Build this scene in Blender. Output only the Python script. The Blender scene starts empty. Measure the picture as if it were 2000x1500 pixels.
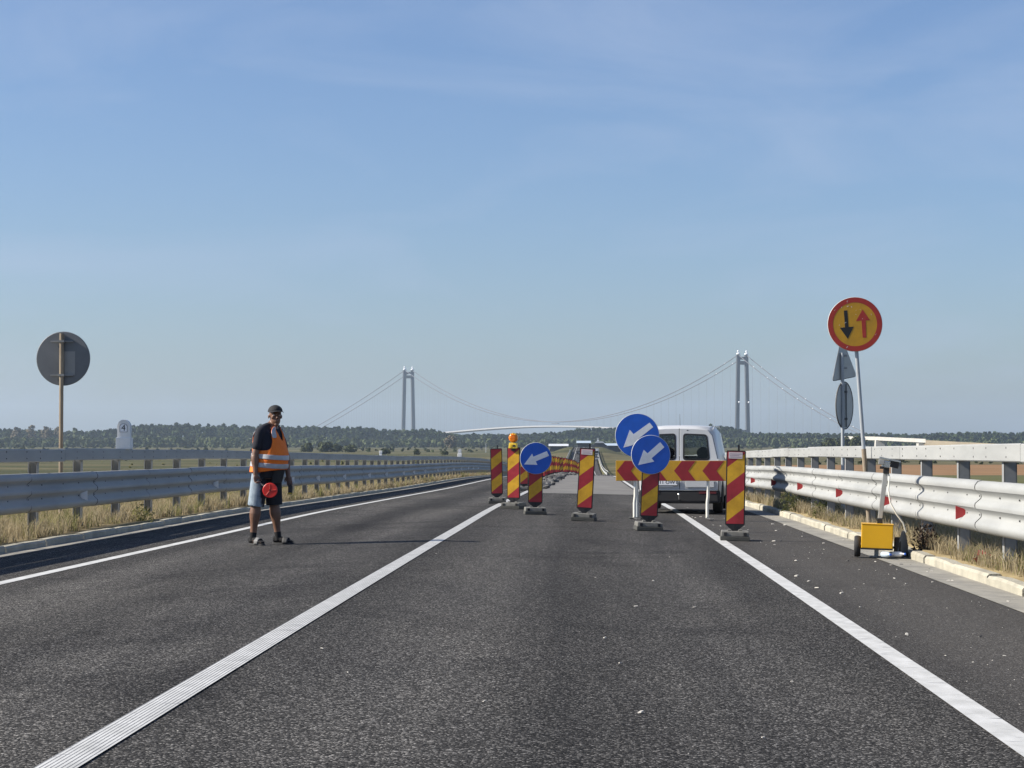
import bpy, bmesh, math, random
import numpy as np
from mathutils import Vector, Matrix, Euler

random.seed(7)
rng = np.random.default_rng(11)
R = math.radians
sc = bpy.context.scene
col = sc.collection

# ------------------------------------------------------------------ camera
cam = bpy.data.cameras.new('camera')
cam.sensor_width = 36.0
cam.lens = 72.0
cam.clip_start = 0.1
cam.clip_end = 40000
cam_o = bpy.data.objects.new('camera', cam)
cam_o.location = (0, 0, 1.16)
cam_o.rotation_euler = (R(90 + 1.647), 0, R(2.119))
col.objects.link(cam_o)
sc.camera = cam_o

# ------------------------------------------------------------------ world
SUN_EL, SUN_AZ = 34.0, 6.0          # light travels towards +X, a touch away from the camera
w = bpy.data.worlds.new('World')
sc.world = w
w.use_nodes = True
nt = w.node_tree
nt.nodes.clear()
wo = nt.nodes.new('ShaderNodeOutputWorld')
bg = nt.nodes.new('ShaderNodeBackground')
sky = nt.nodes.new('ShaderNodeTexSky')
sky.sky_type = 'NISHITA'
sky.sun_disc = False
sky.sun_elevation = R(SUN_EL)
sky.sun_rotation = R(-90 - SUN_AZ)
sky.altitude = 0
sky.air_density = 1.0
sky.dust_density = 1.0
sky.ozone_density = 3.0
# thin cirrus, everywhere on the dome
tc = nt.nodes.new('ShaderNodeTexCoord')
mp = nt.nodes.new('ShaderNodeMapping')
mp.inputs['Scale'].default_value = (3.0, 3.0, 11.0)
mp.inputs['Rotation'].default_value = (R(8), R(14), R(20))
n1 = nt.nodes.new('ShaderNodeTexNoise')
n1.inputs['Scale'].default_value = 1.7
n1.inputs['Detail'].default_value = 9
n1.inputs['Roughness'].default_value = 0.55
n1.inputs['Distortion'].default_value = 0.7
rp = nt.nodes.new('ShaderNodeValToRGB')
rp.color_ramp.elements[0].position = 0.45
rp.color_ramp.elements[0].color = (0, 0, 0, 1)
rp.color_ramp.elements[1].position = 0.80
rp.color_ramp.elements[1].color = (0.42, 0.42, 0.42, 1)
mx = nt.nodes.new('ShaderNodeMix')
mx.data_type = 'RGBA'
mx.inputs[7].default_value = (5.1, 6.1, 8.1, 1)
hs = nt.nodes.new('ShaderNodeHueSaturation')
hs.inputs['Saturation'].default_value = 1.0
tint = nt.nodes.new('ShaderNodeMix')
tint.data_type = 'RGBA'
tint.blend_type = 'MULTIPLY'
tint.inputs[0].default_value = 1.0
tint.inputs[7].default_value = (1.07, 1.18, 1.42, 1)
nt.links.new(tc.outputs['Generated'], mp.inputs['Vector'])
nt.links.new(mp.outputs['Vector'], n1.inputs['Vector'])
nt.links.new(n1.outputs['Fac'], rp.inputs['Fac'])
nt.links.new(rp.outputs['Color'], mx.inputs[0])
nt.links.new(sky.outputs['Color'], hs.inputs['Color'])
nt.links.new(hs.outputs['Color'], tint.inputs[6])
nt.links.new(tint.outputs[2], mx.inputs[6])
nt.links.new(mx.outputs[2], bg.inputs['Color'])
bg.inputs['Strength'].default_value = 0.06
nt.links.new(bg.outputs['Background'], wo.inputs['Surface'])

sun = bpy.data.lights.new('sun', 'SUN')
sun.energy = 5.0
sun.angle = R(0.5)
sun.color = (1.0, 0.93, 0.82)
sun_o = bpy.data.objects.new('sun', sun)
d = Vector((math.cos(R(SUN_EL)) * math.cos(R(SUN_AZ)), math.cos(R(SUN_EL)) * math.sin(R(SUN_AZ)), -math.sin(R(SUN_EL))))
sun_o.rotation_euler = d.to_track_quat('-Z', 'Y').to_euler()
sun_o.location = (-30, 0, 30)
col.objects.link(sun_o)

sc.view_settings.view_transform = 'Standard'
sc.view_settings.look = 'None'
sc.view_settings.exposure = 0.65
sc.view_settings.gamma = 1.0
sc.view_settings.use_curve_mapping = False
sc.render.engine = 'CYCLES'
sc.cycles.use_denoising = True
sc.cycles.max_bounces = 6
sc.cycles.transparent_max_bounces = 12
sc.cycles.volume_bounces = 0
sc.cycles.caustics_reflective = False
sc.cycles.caustics_refractive = False

# ================================================================== helpers
def mat(name, color, rough=0.6, metal=0.0, var=0.0, scale=8.0, color2=None, bump=0.0, bscale=None, spec=0.5, stretch=None, detail=4, ramp=(0.35, 0.68), trans=0.0):
    m = bpy.data.materials.new(name)
    m.use_nodes = True
    t = m.node_tree
    b = t.nodes['Principled BSDF']
    b.inputs['Base Color'].default_value = (*color, 1)
    b.inputs['Roughness'].default_value = rough
    b.inputs['Metallic'].default_value = metal
    b.inputs['Specular IOR Level'].default_value = spec
    if var or color2 or bump:
        co = t.nodes.new('ShaderNodeTexCoord')
        vec = co.outputs['Object']
        if stretch:
            mpn = t.nodes.new('ShaderNodeMapping')
            mpn.inputs['Scale'].default_value = stretch
            t.links.new(vec, mpn.inputs['Vector'])
            vec = mpn.outputs['Vector']
        if var or color2:
            nz = t.nodes.new('ShaderNodeTexNoise')
            nz.inputs['Scale'].default_value = scale
            nz.inputs['Detail'].default_value = detail
            nz.inputs['Roughness'].default_value = 0.6
            t.links.new(vec, nz.inputs['Vector'])
            cr = t.nodes.new('ShaderNodeValToRGB')
            cr.color_ramp.elements[0].position = ramp[0]
            cr.color_ramp.elements[1].position = ramp[1]
            c2 = color2 or tuple(max(0, c * (1 - var)) for c in color)
            c1 = color if color2 else tuple(min(1, c * (1 + var * .5)) for c in color)
            cr.color_ramp.elements[0].color = (*c1, 1)
            cr.color_ramp.elements[1].color = (*c2, 1)
            t.links.new(nz.outputs['Fac'], cr.inputs['Fac'])
            t.links.new(cr.outputs['Color'], b.inputs['Base Color'])
        if bump:
            nb = t.nodes.new('ShaderNodeTexNoise')
            nb.inputs['Scale'].default_value = bscale or scale * 3
            nb.inputs['Detail'].default_value = 4
            t.links.new(vec, nb.inputs['Vector'])
            bp = t.nodes.new('ShaderNodeBump')
            bp.inputs['Strength'].default_value = bump
            bp.inputs['Distance'].default_value = 0.02
            t.links.new(nb.outputs['Fac'], bp.inputs['Height'])
            t.links.new(bp.outputs['Normal'], b.inputs['Normal'])
    return m


def addmesh(name, verts, faces, material=None, parent=None, smooth=False, mats=None, fm=None):
    me = bpy.data.meshes.new(name)
    me.from_pydata([tuple(v) for v in verts], [], faces)
    if mats:
        for m in mats:
            me.materials.append(m)
        if fm is not None:
            me.polygons.foreach_set('material_index', fm)
    elif material:
        me.materials.append(material)
    if smooth:
        me.polygons.foreach_set('use_smooth', [True] * len(me.polygons))
    me.update()
    o = bpy.data.objects.new(name, me)
    col.objects.link(o)
    if parent:
        o.parent = parent
    return o


def arrmesh(name, V, Q, T, material, parent=None, mi=None, mats=None):
    """numpy verts, quads and tris to one mesh object"""
    me = bpy.data.meshes.new(name)
    nq, ntr = len(Q), len(T)
    me.vertices.add(len(V))
    me.vertices.foreach_set('co', np.asarray(V, np.float32).ravel())
    loops = np.concatenate([np.asarray(Q, np.int32).ravel(), np.asarray(T, np.int32).ravel()])
    me.loops.add(len(loops))
    me.loops.foreach_set('vertex_index', loops)
    starts = np.concatenate([np.arange(nq) * 4, nq * 4 + np.arange(ntr) * 3]).astype(np.int32)
    me.polygons.add(nq + ntr)
    me.polygons.foreach_set('loop_start', starts)
    for m in (mats or [material]):
        me.materials.append(m)
    if mi is not None:
        me.polygons.foreach_set('material_index', np.asarray(mi, np.int32))
    me.update(calc_edges=True)
    me.validate()
    o = bpy.data.objects.new(name, me)
    col.objects.link(o)
    if parent:
        o.parent = parent
    return o


class G:
    """collects shapes into one mesh"""
    def __init__(s):
        s.v, s.f = [], []

    def add(s, vs, fs):
        n = len(s.v)
        s.v += [Vector(v) for v in vs]
        s.f += [tuple(i + n for i in f) for f in fs]
        return s

    def box(s, c, size, rot=None, bev=0.0, taper=1.0):
        x, y, z = (q / 2 for q in size)
        M = rot if rot is not None else Matrix.Identity(3)
        c = Vector(c)
        if bev <= 0:
            vs = [(-x, -y, -z), (x, -y, -z), (x, y, -z), (-x, y, -z)] + [(a * taper, b * taper, z) for a, b in ((-x, -y), (x, -y), (x, y), (-x, y))]
            fs = [(3, 2, 1, 0), (4, 5, 6, 7), (0, 1, 5, 4), (1, 2, 6, 5), (2, 3, 7, 6), (3, 0, 4, 7)]
            return s.add([c + M @ Vector(v) for v in vs], fs)
        bm = bmesh.new()
        bmesh.ops.create_cube(bm, size=1)
        for v in bm.verts:
            k = taper if v.co.z > 0 else 1
            v.co = Vector((v.co.x * size[0] * k, v.co.y * size[1] * k, v.co.z * size[2]))
        bmesh.ops.bevel(bm, geom=list(bm.edges), offset=bev, segments=2, affect='EDGES', profile=0.6)
        bm.verts.index_update()
        s.add([c + M @ v.co for v in bm.verts], [tuple(v.index for v in f.verts) for f in bm.faces])
        bm.free()
        return s

    def tube(s, pts, rad, n=10, cap=True, squash=None):
        pts = [Vector(p) for p in pts]
        if not hasattr(rad, '__len__'):
            rad = [rad] * len(pts)
        rings = []
        up = None
        for i, p in enumerate(pts):
            a = pts[max(0, i - 1)]
            b = pts[min(len(pts) - 1, i + 1)]
            t = (b - a).normalized()
            if up is None:
                up = Vector((0, 0, 1)) if abs(t.z) < 0.9 else Vector((0, 1, 0))
            u = t.cross(up).normalized()
            vv = u.cross(t).normalized()
            up = vv
            rings.append([p + (u * math.cos(2 * math.pi * k / n) + vv * math.sin(2 * math.pi * k / n)) * rad[i] for k in range(n)])
        return s.loft(rings, cap)

    def loft(s, rings, cap=True, closed=True):
        n = len(rings[0])
        vs = [v for r in rings for v in r]
        fs = []
        for i in range(len(rings) - 1):
            for k in range(n if closed else n - 1):
                k2 = (k + 1) % n
                fs.append((i * n + k, i * n + k2, (i + 1) * n + k2, (i + 1) * n + k))
        if cap:
            fs.append(tuple(range(n))[::-1])
            fs.append(tuple((len(rings) - 1) * n + k for k in range(n)))
        return s.add(vs, fs)

    def sphere(s, c, r, u=12, v=8, M=None):
        c = Vector(c)
        r = r if hasattr(r, '__len__') else (r, r, r)
        vs, fs = [], []
        for i in range(1, v):
            th = math.pi * i / v
            for k in range(u):
                ph = 2 * math.pi * k / u
                vs.append(Vector((r[0] * math.sin(th) * math.cos(ph), r[1] * math.sin(th) * math.sin(ph), r[2] * math.cos(th))))
        vs += [Vector((0, 0, r[2])), Vector((0, 0, -r[2]))]
        for i in range(v - 2):
            for k in range(u):
                k2 = (k + 1) % u
                fs.append((i * u + k, (i + 1) * u + k, (i + 1) * u + k2, i * u + k2))
        for k in range(u):
            k2 = (k + 1) % u
            fs.append((len(vs) - 2, k, k2))
            fs.append((len(vs) - 1, (v - 2) * u + k2, (v - 2) * u + k))
        if M is not None:
            vs = [M @ q for q in vs]
        return s.add([c + q for q in vs], fs)

    def prism(s, poly, y0, y1):
        """poly of (x,z) extruded along y"""
        n = len(poly)
        vs = [(p[0], y0, p[1]) for p in poly] + [(p[0], y1, p[1]) for p in poly]
        fs = [tuple(range(n)), tuple(range(2 * n - 1, n - 1, -1))]
        for k in range(n):
            k2 = (k + 1) % n
            fs.append((k, k + n, k2 + n, k2))
        return s.add(vs, fs)

    def build(s, name, material, parent=None, smooth=False, loc=None, recalc=True):
        o = addmesh(name, s.v, s.f, material, parent, smooth)
        if recalc:
            bm = bmesh.new()
            bm.from_mesh(o.data)
            bmesh.ops.recalc_face_normals(bm, faces=bm.faces)
            bm.to_mesh(o.data)
            bm.free()
        if loc is not None:
            o.location = loc
        return o


def autosmooth(o, ang=35):
    me = o.data
    me.polygons.foreach_set('use_smooth', [True] * len(me.polygons))
    bm = bmesh.new()
    bm.from_mesh(me)
    for e in bm.edges:
        if len(e.link_faces) == 2 and e.calc_face_angle(0) > R(ang):
            e.smooth = False
    bm.to_mesh(me)
    bm.free()
    return o


def empty(name, loc=(0, 0, 0), rz=0, rx=0, ry=0):
    o = bpy.data.objects.new(name, None)
    o.empty_display_size = 0.2
    col.objects.link(o)
    o.location = loc
    o.rotation_euler = (rx, ry, rz)
    return o


def tag(o, label=None, cat=None, group=None, kind=None):
    if label:
        o['label'] = label
    if cat:
        o['category'] = cat
    if group:
        o['group'] = group
    if kind:
        o['kind'] = kind
    return o


def copy_tree(o, parent=None):
    c = o.copy()
    col.objects.link(c)
    c.parent = parent
    for ch in list(o.children):
        copy_tree(ch, c)
    return c


def text_mesh(name, body, size, material, parent, loc, rot=(math.pi / 2, 0, 0), xs=1.0, ext=0.001):
    cu = bpy.data.curves.new(name, 'FONT')
    cu.body = body
    cu.size = size
    cu.align_x = 'CENTER'
    cu.align_y = 'CENTER'
    cu.extrude = ext
    cu.offset = 0.0
    o = bpy.data.objects.new(name, cu)
    col.objects.link(o)
    dg = bpy.context.evaluated_depsgraph_get()
    me = bpy.data.meshes.new_from_object(o.evaluated_get(dg))
    bpy.data.objects.remove(o)
    me.materials.clear()
    me.materials.append(material)
    r = bpy.data.objects.new(name, me)
    col.objects.link(r)
    r.parent = parent
    r.location = loc
    r.rotation_euler = rot
    r.scale = (xs, 1, 1)
    return r


# ------------------------------------------------------------------ road profile
_py = np.array([-60, 0, 18, 30, 41, 52, 77, 122, 157, 200, 300, 420, 520, 600, 680, 760, 850, 950, 1050, 1150, 1300, 40000.])
_pz = np.array([.21, 0, -.055, -.11, -.16, -.26, -.5, -.85, -1.27, -2.0, -4.0, -5.8, -6.5, -6.6, -6.0, -5.0, -3.6, -2.0, -1.1, -1.3, -3.0, -3.0])
_sl = np.zeros(len(_py))
_dd = np.diff(_pz) / np.diff(_py)
_sl[1:-1] = (_dd[:-1] * np.diff(_py)[1:] + _dd[1:] * np.diff(_py)[:-1]) / (np.diff(_py)[1:] + np.diff(_py)[:-1])
_sl[0], _sl[-1] = _dd[0], 0


def P(y):
    y = np.asarray(y, float)
    i = np.clip(np.searchsorted(_py, y) - 1, 0, len(_py) - 2)
    h = _py[i + 1] - _py[i]
    t = np.clip((y - _py[i]) / h, 0, 1)
    return (2 * t**3 - 3 * t**2 + 1) * _pz[i] + (t**3 - 2 * t**2 + t) * h * _sl[i] + (-2 * t**3 + 3 * t**2) * _pz[i + 1] + (t**3 - t**2) * h * _sl[i + 1]


XC, FALL = -1.93, 0.0215


def zr(x, y):
    return P(y) - FALL * np.abs(np.asarray(x, float) - XC)


PLAIN = -5.0


def smoothstep(t):
    t = np.clip(t, 0, 1)
    return t * t * (3 - 2 * t)


def gz(x, y):
    """terrain height outside the kerbs"""
    x = np.asarray(x, float)
    y = np.asarray(y, float)
    edge = np.where(x < XC, zr(-7.33, y) - .025, zr(3.93, y)) + 0.105
    out = np.where(x < XC, (-9.3 - x), (x - 5.9))
    t = smoothstep(out / 15.0)
    pl = PLAIN + 0.35 * np.sin(x * .013 + 1.3) * np.sin(y * .009) + 0.0 * y
    z = edge * (1 - t) + pl * t
    return z + 0.025 * np.sin(x * 3.1 + y * 1.7) * np.sin(y * 2.3 - x)


ds = np.unique(np.concatenate([np.arange(-30, 60, 1.5), np.arange(60, 200, 3), np.arange(200, 1160, 10)]))

# ================================================================== materials
M = {}


def asphalt_mat():
    m = bpy.data.materials.new('asphalt')
    m.use_nodes = True
    t = m.node_tree
    L = t.links
    b = t.nodes['Principled BSDF']
    co = t.nodes.new('ShaderNodeTexCoord')

    def noise(scale, detail=3, rough=.6, stretch=None, dist=0):
        n = t.nodes.new('ShaderNodeTexNoise')
        n.inputs['Scale'].default_value = scale
        n.inputs['Detail'].default_value = detail
        n.inputs['Roughness'].default_value = rough
        n.inputs['Distortion'].default_value = dist
        if stretch:
            q = t.nodes.new('ShaderNodeMapping')
            q.inputs['Scale'].default_value = stretch
            L.new(co.outputs['Object'], q.inputs['Vector'])
            L.new(q.outputs['Vector'], n.inputs['Vector'])
        else:
            L.new(co.outputs['Object'], n.inputs['Vector'])
        return n

    def ramp(n, p0, c0, p1, c1, out='Fac'):
        r = t.nodes.new('ShaderNodeValToRGB')
        r.color_ramp.elements[0].position = p0
        r.color_ramp.elements[0].color = (*c0, 1)
        r.color_ramp.elements[1].position = p1
        r.color_ramp.elements[1].color = (*c1, 1)
        L.new(n.outputs[out], r.inputs['Fac'])
        return r

    def mix(f, a, c, mode='MIX'):
        q = t.nodes.new('ShaderNodeMix')
        q.data_type = 'RGBA'
        q.blend_type = mode
        if isinstance(f, float):
            q.inputs[0].default_value = f
        else:
            L.new(f, q.inputs[0])
        L.new(a, q.inputs[6])
        L.new(c, q.inputs[7])
        return q.outputs[2]
    # stones in the binder
    v = t.nodes.new('ShaderNodeTexVoronoi')
    v.inputs['Scale'].default_value = 105
    L.new(co.outputs['Object'], v.inputs['Vector'])
    vc = t.nodes.new('ShaderNodeSeparateColor')
    L.new(v.outputs['Color'], vc.inputs['Color'])
    stones = ramp(vc, 0.05, (.013, .0127, .0125), 1.0, (.088, .088, .09), out='Red')
    e = stones.color_ramp.elements.new(0.80)
    e.color = (.068, .066, .063, 1)
    stones.color_ramp.elements[-1].color = (.29, .282, .27, 1)
    fine = ramp(noise(260, 2), .3, (.35, .35, .35), .75, (1.7, 1.7, 1.7))
    base = mix(1.0, stones.outputs['Color'], fine.outputs['Color'], 'MULTIPLY')
    big = ramp(noise(.32, 5, .6, (1, .18, 1), .6), .34, (.74, .74, .75), .7, (1.20, 1.18, 1.15))
    base = mix(1.0, base, big.outputs['Color'], 'MULTIPLY')
    # wheel tracks, worn a little paler, run along the lanes
    mid = ramp(noise(1.1, 4, .6, (1, .035, 1), .2), .38, (.80, .80, .80), .64, (1.24, 1.23, 1.20))
    base = mix(1.0, base, mid.outputs['Color'], 'MULTIPLY')
    # polished wheel paths
    sxw = t.nodes.new('ShaderNodeSeparateXYZ')
    L.new(co.outputs['Object'], sxw.inputs['Vector'])
    w1 = t.nodes.new('ShaderNodeMath')
    w1.operation = 'MULTIPLY_ADD'
    w1.inputs[1].default_value = 2 * math.pi / 1.78
    w1.inputs[2].default_value = 2 * math.pi / 1.78 * 4.5
    L.new(sxw.outputs['X'], w1.inputs[0])
    w2 = t.nodes.new('ShaderNodeMath')
    w2.operation = 'COSINE'
    L.new(w1.outputs[0], w2.inputs[0])
    w3 = t.nodes.new('ShaderNodeMapRange')
    w3.inputs['From Min'].default_value = -1
    w3.inputs['From Max'].default_value = 1
    w3.inputs['To Min'].default_value = .86
    w3.inputs['To Max'].default_value = 1.16
    L.new(w2.outputs[0], w3.inputs['Value'])
    base = mix(1.0, base, w3.outputs['Result'], 'MULTIPLY')
    # rubber scuffs across the lane
    sc_ = ramp(noise(.55, 7, .62, (.6, .55, 1), 1.2), .53, (1, 1, 1), .66, (.66, .66, .67))
    base = mix(1.0, base, sc_.outputs['Color'], 'MULTIPLY')
    # dusty, browner shoulder on the right
    sx = t.nodes.new('ShaderNodeSeparateXYZ')
    L.new(co.outputs['Object'], sx.inputs['Vector'])
    mr = t.nodes.new('ShaderNodeMapRange')
    mr.inputs['From Min'].default_value = 1.6
    mr.inputs['From Max'].default_value = 2.3
    L.new(sx.outputs['X'], mr.inputs['Value'])
    ml = t.nodes.new('ShaderNodeMath')
    ml.operation = 'MULTIPLY'
    ml.inputs[1].default_value = 0.55
    L.new(mr.outputs['Result'], ml.inputs[0])
    dust = ramp(noise(30, 5), .3, (.062, .058, .054), .7, (.105, .098, .09))
    base = mix(ml.outputs['Value'], base, dust.outputs['Color'])
    # a few pale spills
    sp = ramp(noise(1.6, 6, .62, (1, .6, 1), .3), .735, (0, 0, 0), .80, (.55, .55, .55))
    pale = t.nodes.new('ShaderNodeRGB')
    pale.outputs[0].default_value = (.30, .29, .25, 1)
    base = mix(sp.outputs['Color'], base, pale.outputs[0])
    # the dark freshly sealed edge strip on the left shoulder
    L.new(base, b.inputs['Base Color'])
    b.inputs['Roughness'].default_value = 0.9
    b.inputs['Specular IOR Level'].default_value = 0.08
    bp = t.nodes.new('ShaderNodeBump')
    bp.inputs['Strength'].default_value = 0.55
    bp.inputs['Distance'].default_value = 0.006
    L.new(v.outputs['Distance'], bp.inputs['Height'])
    bp.invert = True
    L.new(bp.outputs['Normal'], b.inputs['Normal'])
    return m


def paint_mat(name, ribbed):
    m = bpy.data.materials.new(name)
    m.use_nodes = True
    t = m.node_tree
    L = t.links
    b = t.nodes['Principled BSDF']
    b.inputs['Roughness'].default_value = .6
    co = t.nodes.new('ShaderNodeTexCoord')

    def noise(scale, st=(1, 1, 1), detail=4):
        q = t.nodes.new('ShaderNodeMapping')
        q.inputs['Scale'].default_value = st
        L.new(co.outputs['Object'], q.inputs['Vector'])
        n = t.nodes.new('ShaderNodeTexNoise')
        n.inputs['Scale'].default_value = scale
        n.inputs['Detail'].default_value = detail
        L.new(q.outputs['Vector'], n.inputs['Vector'])
        return n.outputs['Fac']
    cr = t.nodes.new('ShaderNodeValToRGB')
    cr.color_ramp.elements[0].position = .3
    cr.color_ramp.elements[0].color = (.47, .465, .435, 1)
    cr.color_ramp.elements[1].position = .7
    cr.color_ramp.elements[1].color = (.63, .625, .595, 1)
    L.new(noise(9, (1, .5, 1), 6), cr.inputs['Fac'])
    # worn cracks and chips showing the asphalt
    cr2 = t.nodes.new('ShaderNodeValToRGB')
    cr2.color_ramp.elements[0].position = .62
    cr2.color_ramp.elements[0].color = (0, 0, 0, 1)
    cr2.color_ramp.elements[1].position = .72
    cr2.color_ramp.elements[1].color = (1, 1, 1, 1)
    L.new(noise(22, (.25, 1, 1), 6), cr2.inputs['Fac'])
    mask = cr2.outputs['Color']
    if ribbed:
        wv = t.nodes.new('ShaderNodeTexWave')
        wv.wave_type = 'BANDS'
        wv.bands_direction = 'X'
        wv.inputs['Scale'].default_value = 15.5
        wv.inputs['Distortion'].default_value = 1.6
        wv.inputs['Detail'].default_value = 3
        wv.inputs['Detail Scale'].default_value = 12
        L.new(co.outputs['Object'], wv.inputs['Vector'])
        r3 = t.nodes.new('ShaderNodeValToRGB')
        r3.color_ramp.elements[0].position = .10
        r3.color_ramp.elements[0].color = (1, 1, 1, 1)
        r3.color_ramp.elements[1].position = .32
        r3.color_ramp.elements[1].color = (0, 0, 0, 1)
        L.new(wv.outputs['Fac'], r3.inputs['Fac'])
        ad = t.nodes.new('ShaderNodeMix')
        ad.data_type = 'RGBA'
        ad.blend_type = 'LIGHTEN'
        ad.inputs[0].default_value = 1
        L.new(mask, ad.inputs[6])
        L.new(r3.outputs['Color'], ad.inputs[7])
        mask = ad.outputs[2]
    mxn = t.nodes.new('ShaderNodeMix')
    mxn.data_type = 'RGBA'
    L.new(mask, mxn.inputs[0])
    L.new(cr.outputs['Color'], mxn.inputs[6])
    mxn.inputs[7].default_value = (.12, .12, .12, 1)
    L.new(mxn.outputs[2], b.inputs['Base Color'])
    return m


def ground_mat():
    m = bpy.data.materials.new('ground')
    m.use_nodes = True
    t = m.node_tree
    L = t.links
    b = t.nodes['Principled BSDF']
    b.inputs['Roughness'].default_value = .95
    b.inputs['Specular IOR Level'].default_value = .1
    co = t.nodes.new('ShaderNodeTexCoord')

    def noise(scale, st=(1, 1, 1), detail=5, rough=.6):
        q = t.nodes.new('ShaderNodeMapping')
        q.inputs['Scale'].default_value = st
        L.new(co.outputs['Object'], q.inputs['Vector'])
        n = t.nodes.new('ShaderNodeTexNoise')
        n.inputs['Scale'].default_value = scale
        n.inputs['Detail'].default_value = detail
        n.inputs['Roughness'].default_value = rough
        L.new(q.outputs['Vector'], n.inputs['Vector'])
        return n.outputs['Fac']

    def ramp(f, stops):
        r = t.nodes.new('ShaderNodeValToRGB')
        els = r.color_ramp.elements
        els.remove(els[1])
        els[0].position = stops[0][0]
        els[0].color = (*stops[0][1], 1)
        for p, c in stops[1:]:
            els.new(p).color = (*c, 1)
        L.new(f, r.inputs['Fac'])
        return r.outputs['Color']

    def mix(f, a, c, mode='MIX'):
        q = t.nodes.new('ShaderNodeMix')
        q.data_type = 'RGBA'
        q.blend_type = mode
        if isinstance(f, float):
            q.inputs[0].default_value = f
        else:
            L.new(f, q.inputs[0])
        L.new(a, q.inputs[6])
        L.new(c, q.inputs[7])
        return q.outputs[2]
    # dry meadow in long strips
    a = ramp(noise(.0042, (.16, 1.0, 1), 8, .72), [(.34, (.17, .145, .075)), (.43, (.058, .066, .026)), (.50, (.14, .12, .062)), (.57, (.05, .058, .023)), (.66, (.18, .135, .085))])
    f = ramp(noise(.09, (.5, 1, 1), 6), [(.3, (.72, .72, .72)), (.7, (1.22, 1.22, 1.22))])
    a = mix(1.0, a, f, 'MULTIPLY')
    # ploughed, rusty-brown field on the right of the road
    sx = t.nodes.new('ShaderNodeSeparateXYZ')
    L.new(co.outputs['Object'], sx.inputs['Vector'])

    def band(sock, a0, a1, b0, b1):
        r1 = t.nodes.new('ShaderNodeMapRange')
        r1.inputs['From Min'].default_value = a0
        r1.inputs['From Max'].default_value = a1
        L.new(sock, r1.inputs['Value'])
        r2 = t.nodes.new('ShaderNodeMapRange')
        r2.inputs['From Min'].default_value = b0
        r2.inputs['From Max'].default_value = b1
        r2.inputs['To Min'].default_value = 1
        r2.inputs['To Max'].default_value = 0
        L.new(sock, r2.inputs['Value'])
        q = t.nodes.new('ShaderNodeMath')
        q.operation = 'MULTIPLY'
        L.new(r1.outputs['Result'], q.inputs[0])
        L.new(r2.outputs['Result'], q.inputs[1])
        return q.outputs[0]
    fx = band(sx.outputs['X'], 22, 26, 3000, 3001)
    fy = band(sx.outputs['Y'], 395, 405, 590, 600)
    q = t.nodes.new('ShaderNodeMath')
    q.operation = 'MULTIPLY'
    L.new(fx, q.inputs[0])
    L.new(fy, q.inputs[1])
    soil = ramp(noise(.15, (.4, 1, 1), 6), [(.3, (.20, .115, .055)), (.7, (.30, .18, .09))])
    a = mix(q.outputs[0], a, soil)
    gx = band(sx.outputs['X'], 18, 24, 3000, 3001)
    gy = band(sx.outputs['Y'], 150, 170, 385, 402)
    q2 = t.nodes.new('ShaderNodeMath')
    q2.operation = 'MULTIPLY'
    L.new(gx, q2.inputs[0])
    L.new(gy, q2.inputs[1])
    grn = ramp(noise(.3, (.4, 1, 1), 6), [(.3, (.075, .085, .03)), (.7, (.14, .13, .055))])
    a = mix(q2.outputs[0], a, grn)
    # verge soil near the road
    rx = band(sx.outputs['X'], -12.5, -10, 8, 11)
    ry = band(sx.outputs['Y'], -100, -99, 300, 500)
    q3 = t.nodes.new('ShaderNodeMath')
    q3.operation = 'MULTIPLY'
    L.new(rx, q3.inputs[0])
    L.new(ry, q3.inputs[1])
    verge = ramp(noise(2.2, (1, 1, 1), 6), [(.3, (.17, .13, .07)), (.7, (.30, .24, .13))])
    a = mix(q3.outputs[0], a, verge)
    L.new(a, b.inputs['Base Color'])
    return m


M['asphalt'] = asphalt_mat()
M['paint'] = paint_mat('road_paint', False)
M['paint_rib'] = paint_mat('ribbed_road_paint', True)
M['ground'] = ground_mat()
M['seam'] = mat('tar_seam', (.022, .022, .023), .7)
M['milled'] = mat('milled_asphalt', (.135, .128, .118), .95, color2=(.20, .19, .17), scale=1.4, bump=.6, bscale=40, stretch=(.6, .35, 1), detail=8)
M['concrete'] = mat('gutter_concrete', (.33, .31, .26), .9, color2=(.20, .19, .165), scale=3.0, bump=.4, bscale=60, detail=8)
M['kerb'] = mat('kerb_concrete', (.46, .43, .34), .9, color2=(.30, .28, .22), scale=3.0, bump=.4, bscale=50, detail=8)
M['zinc'] = mat('galvanised_steel', (.37, .375, .36), .6, .0, color2=(.29, .295, .285), scale=1.6, spec=.2, detail=8, stretch=(1, .35, 2))
M['zinc_d'] = mat('weathered_galvanised_steel', (.30, .305, .30), .6, .0, color2=(.21, .215, .215), scale=3, spec=.2, detail=6)
M['boltdark'] = mat('bolt_steel', (.08, .08, .08), .6, .0)
M['red_refl'] = mat('red_reflector', (.42, .03, .035), .25)
M['white_refl'] = mat('white_reflector', (.90, .90, .90), .3)
M['rust_pole'] = mat('rusty_pole', (.33, .275, .20), .8, color2=(.21, .16, .11), scale=7, stretch=(1, 1, .4), bump=.2, detail=7)
M['pole'] = mat('pole_steel', (.42, .45, .47), .5, .3, color2=(.34, .36, .37), scale=5, stretch=(1, 1, .3))
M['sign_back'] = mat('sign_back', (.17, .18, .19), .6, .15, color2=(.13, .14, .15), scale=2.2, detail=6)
M['sign_back_lit'] = mat('sign_back_sunlit', (.30, .30, .29), .6, .1, color2=(.25, .25, .24), scale=3)
M['sign_back_g'] = mat('sign_back_grey', (.58, .59, .56), .6, .0, color2=(.48, .49, .46), scale=2.5, detail=6)
M['blue'] = mat('sign_blue', (.014, .12, .58), .38, color2=(.012, .095, .47), scale=5, detail=7)
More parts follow.
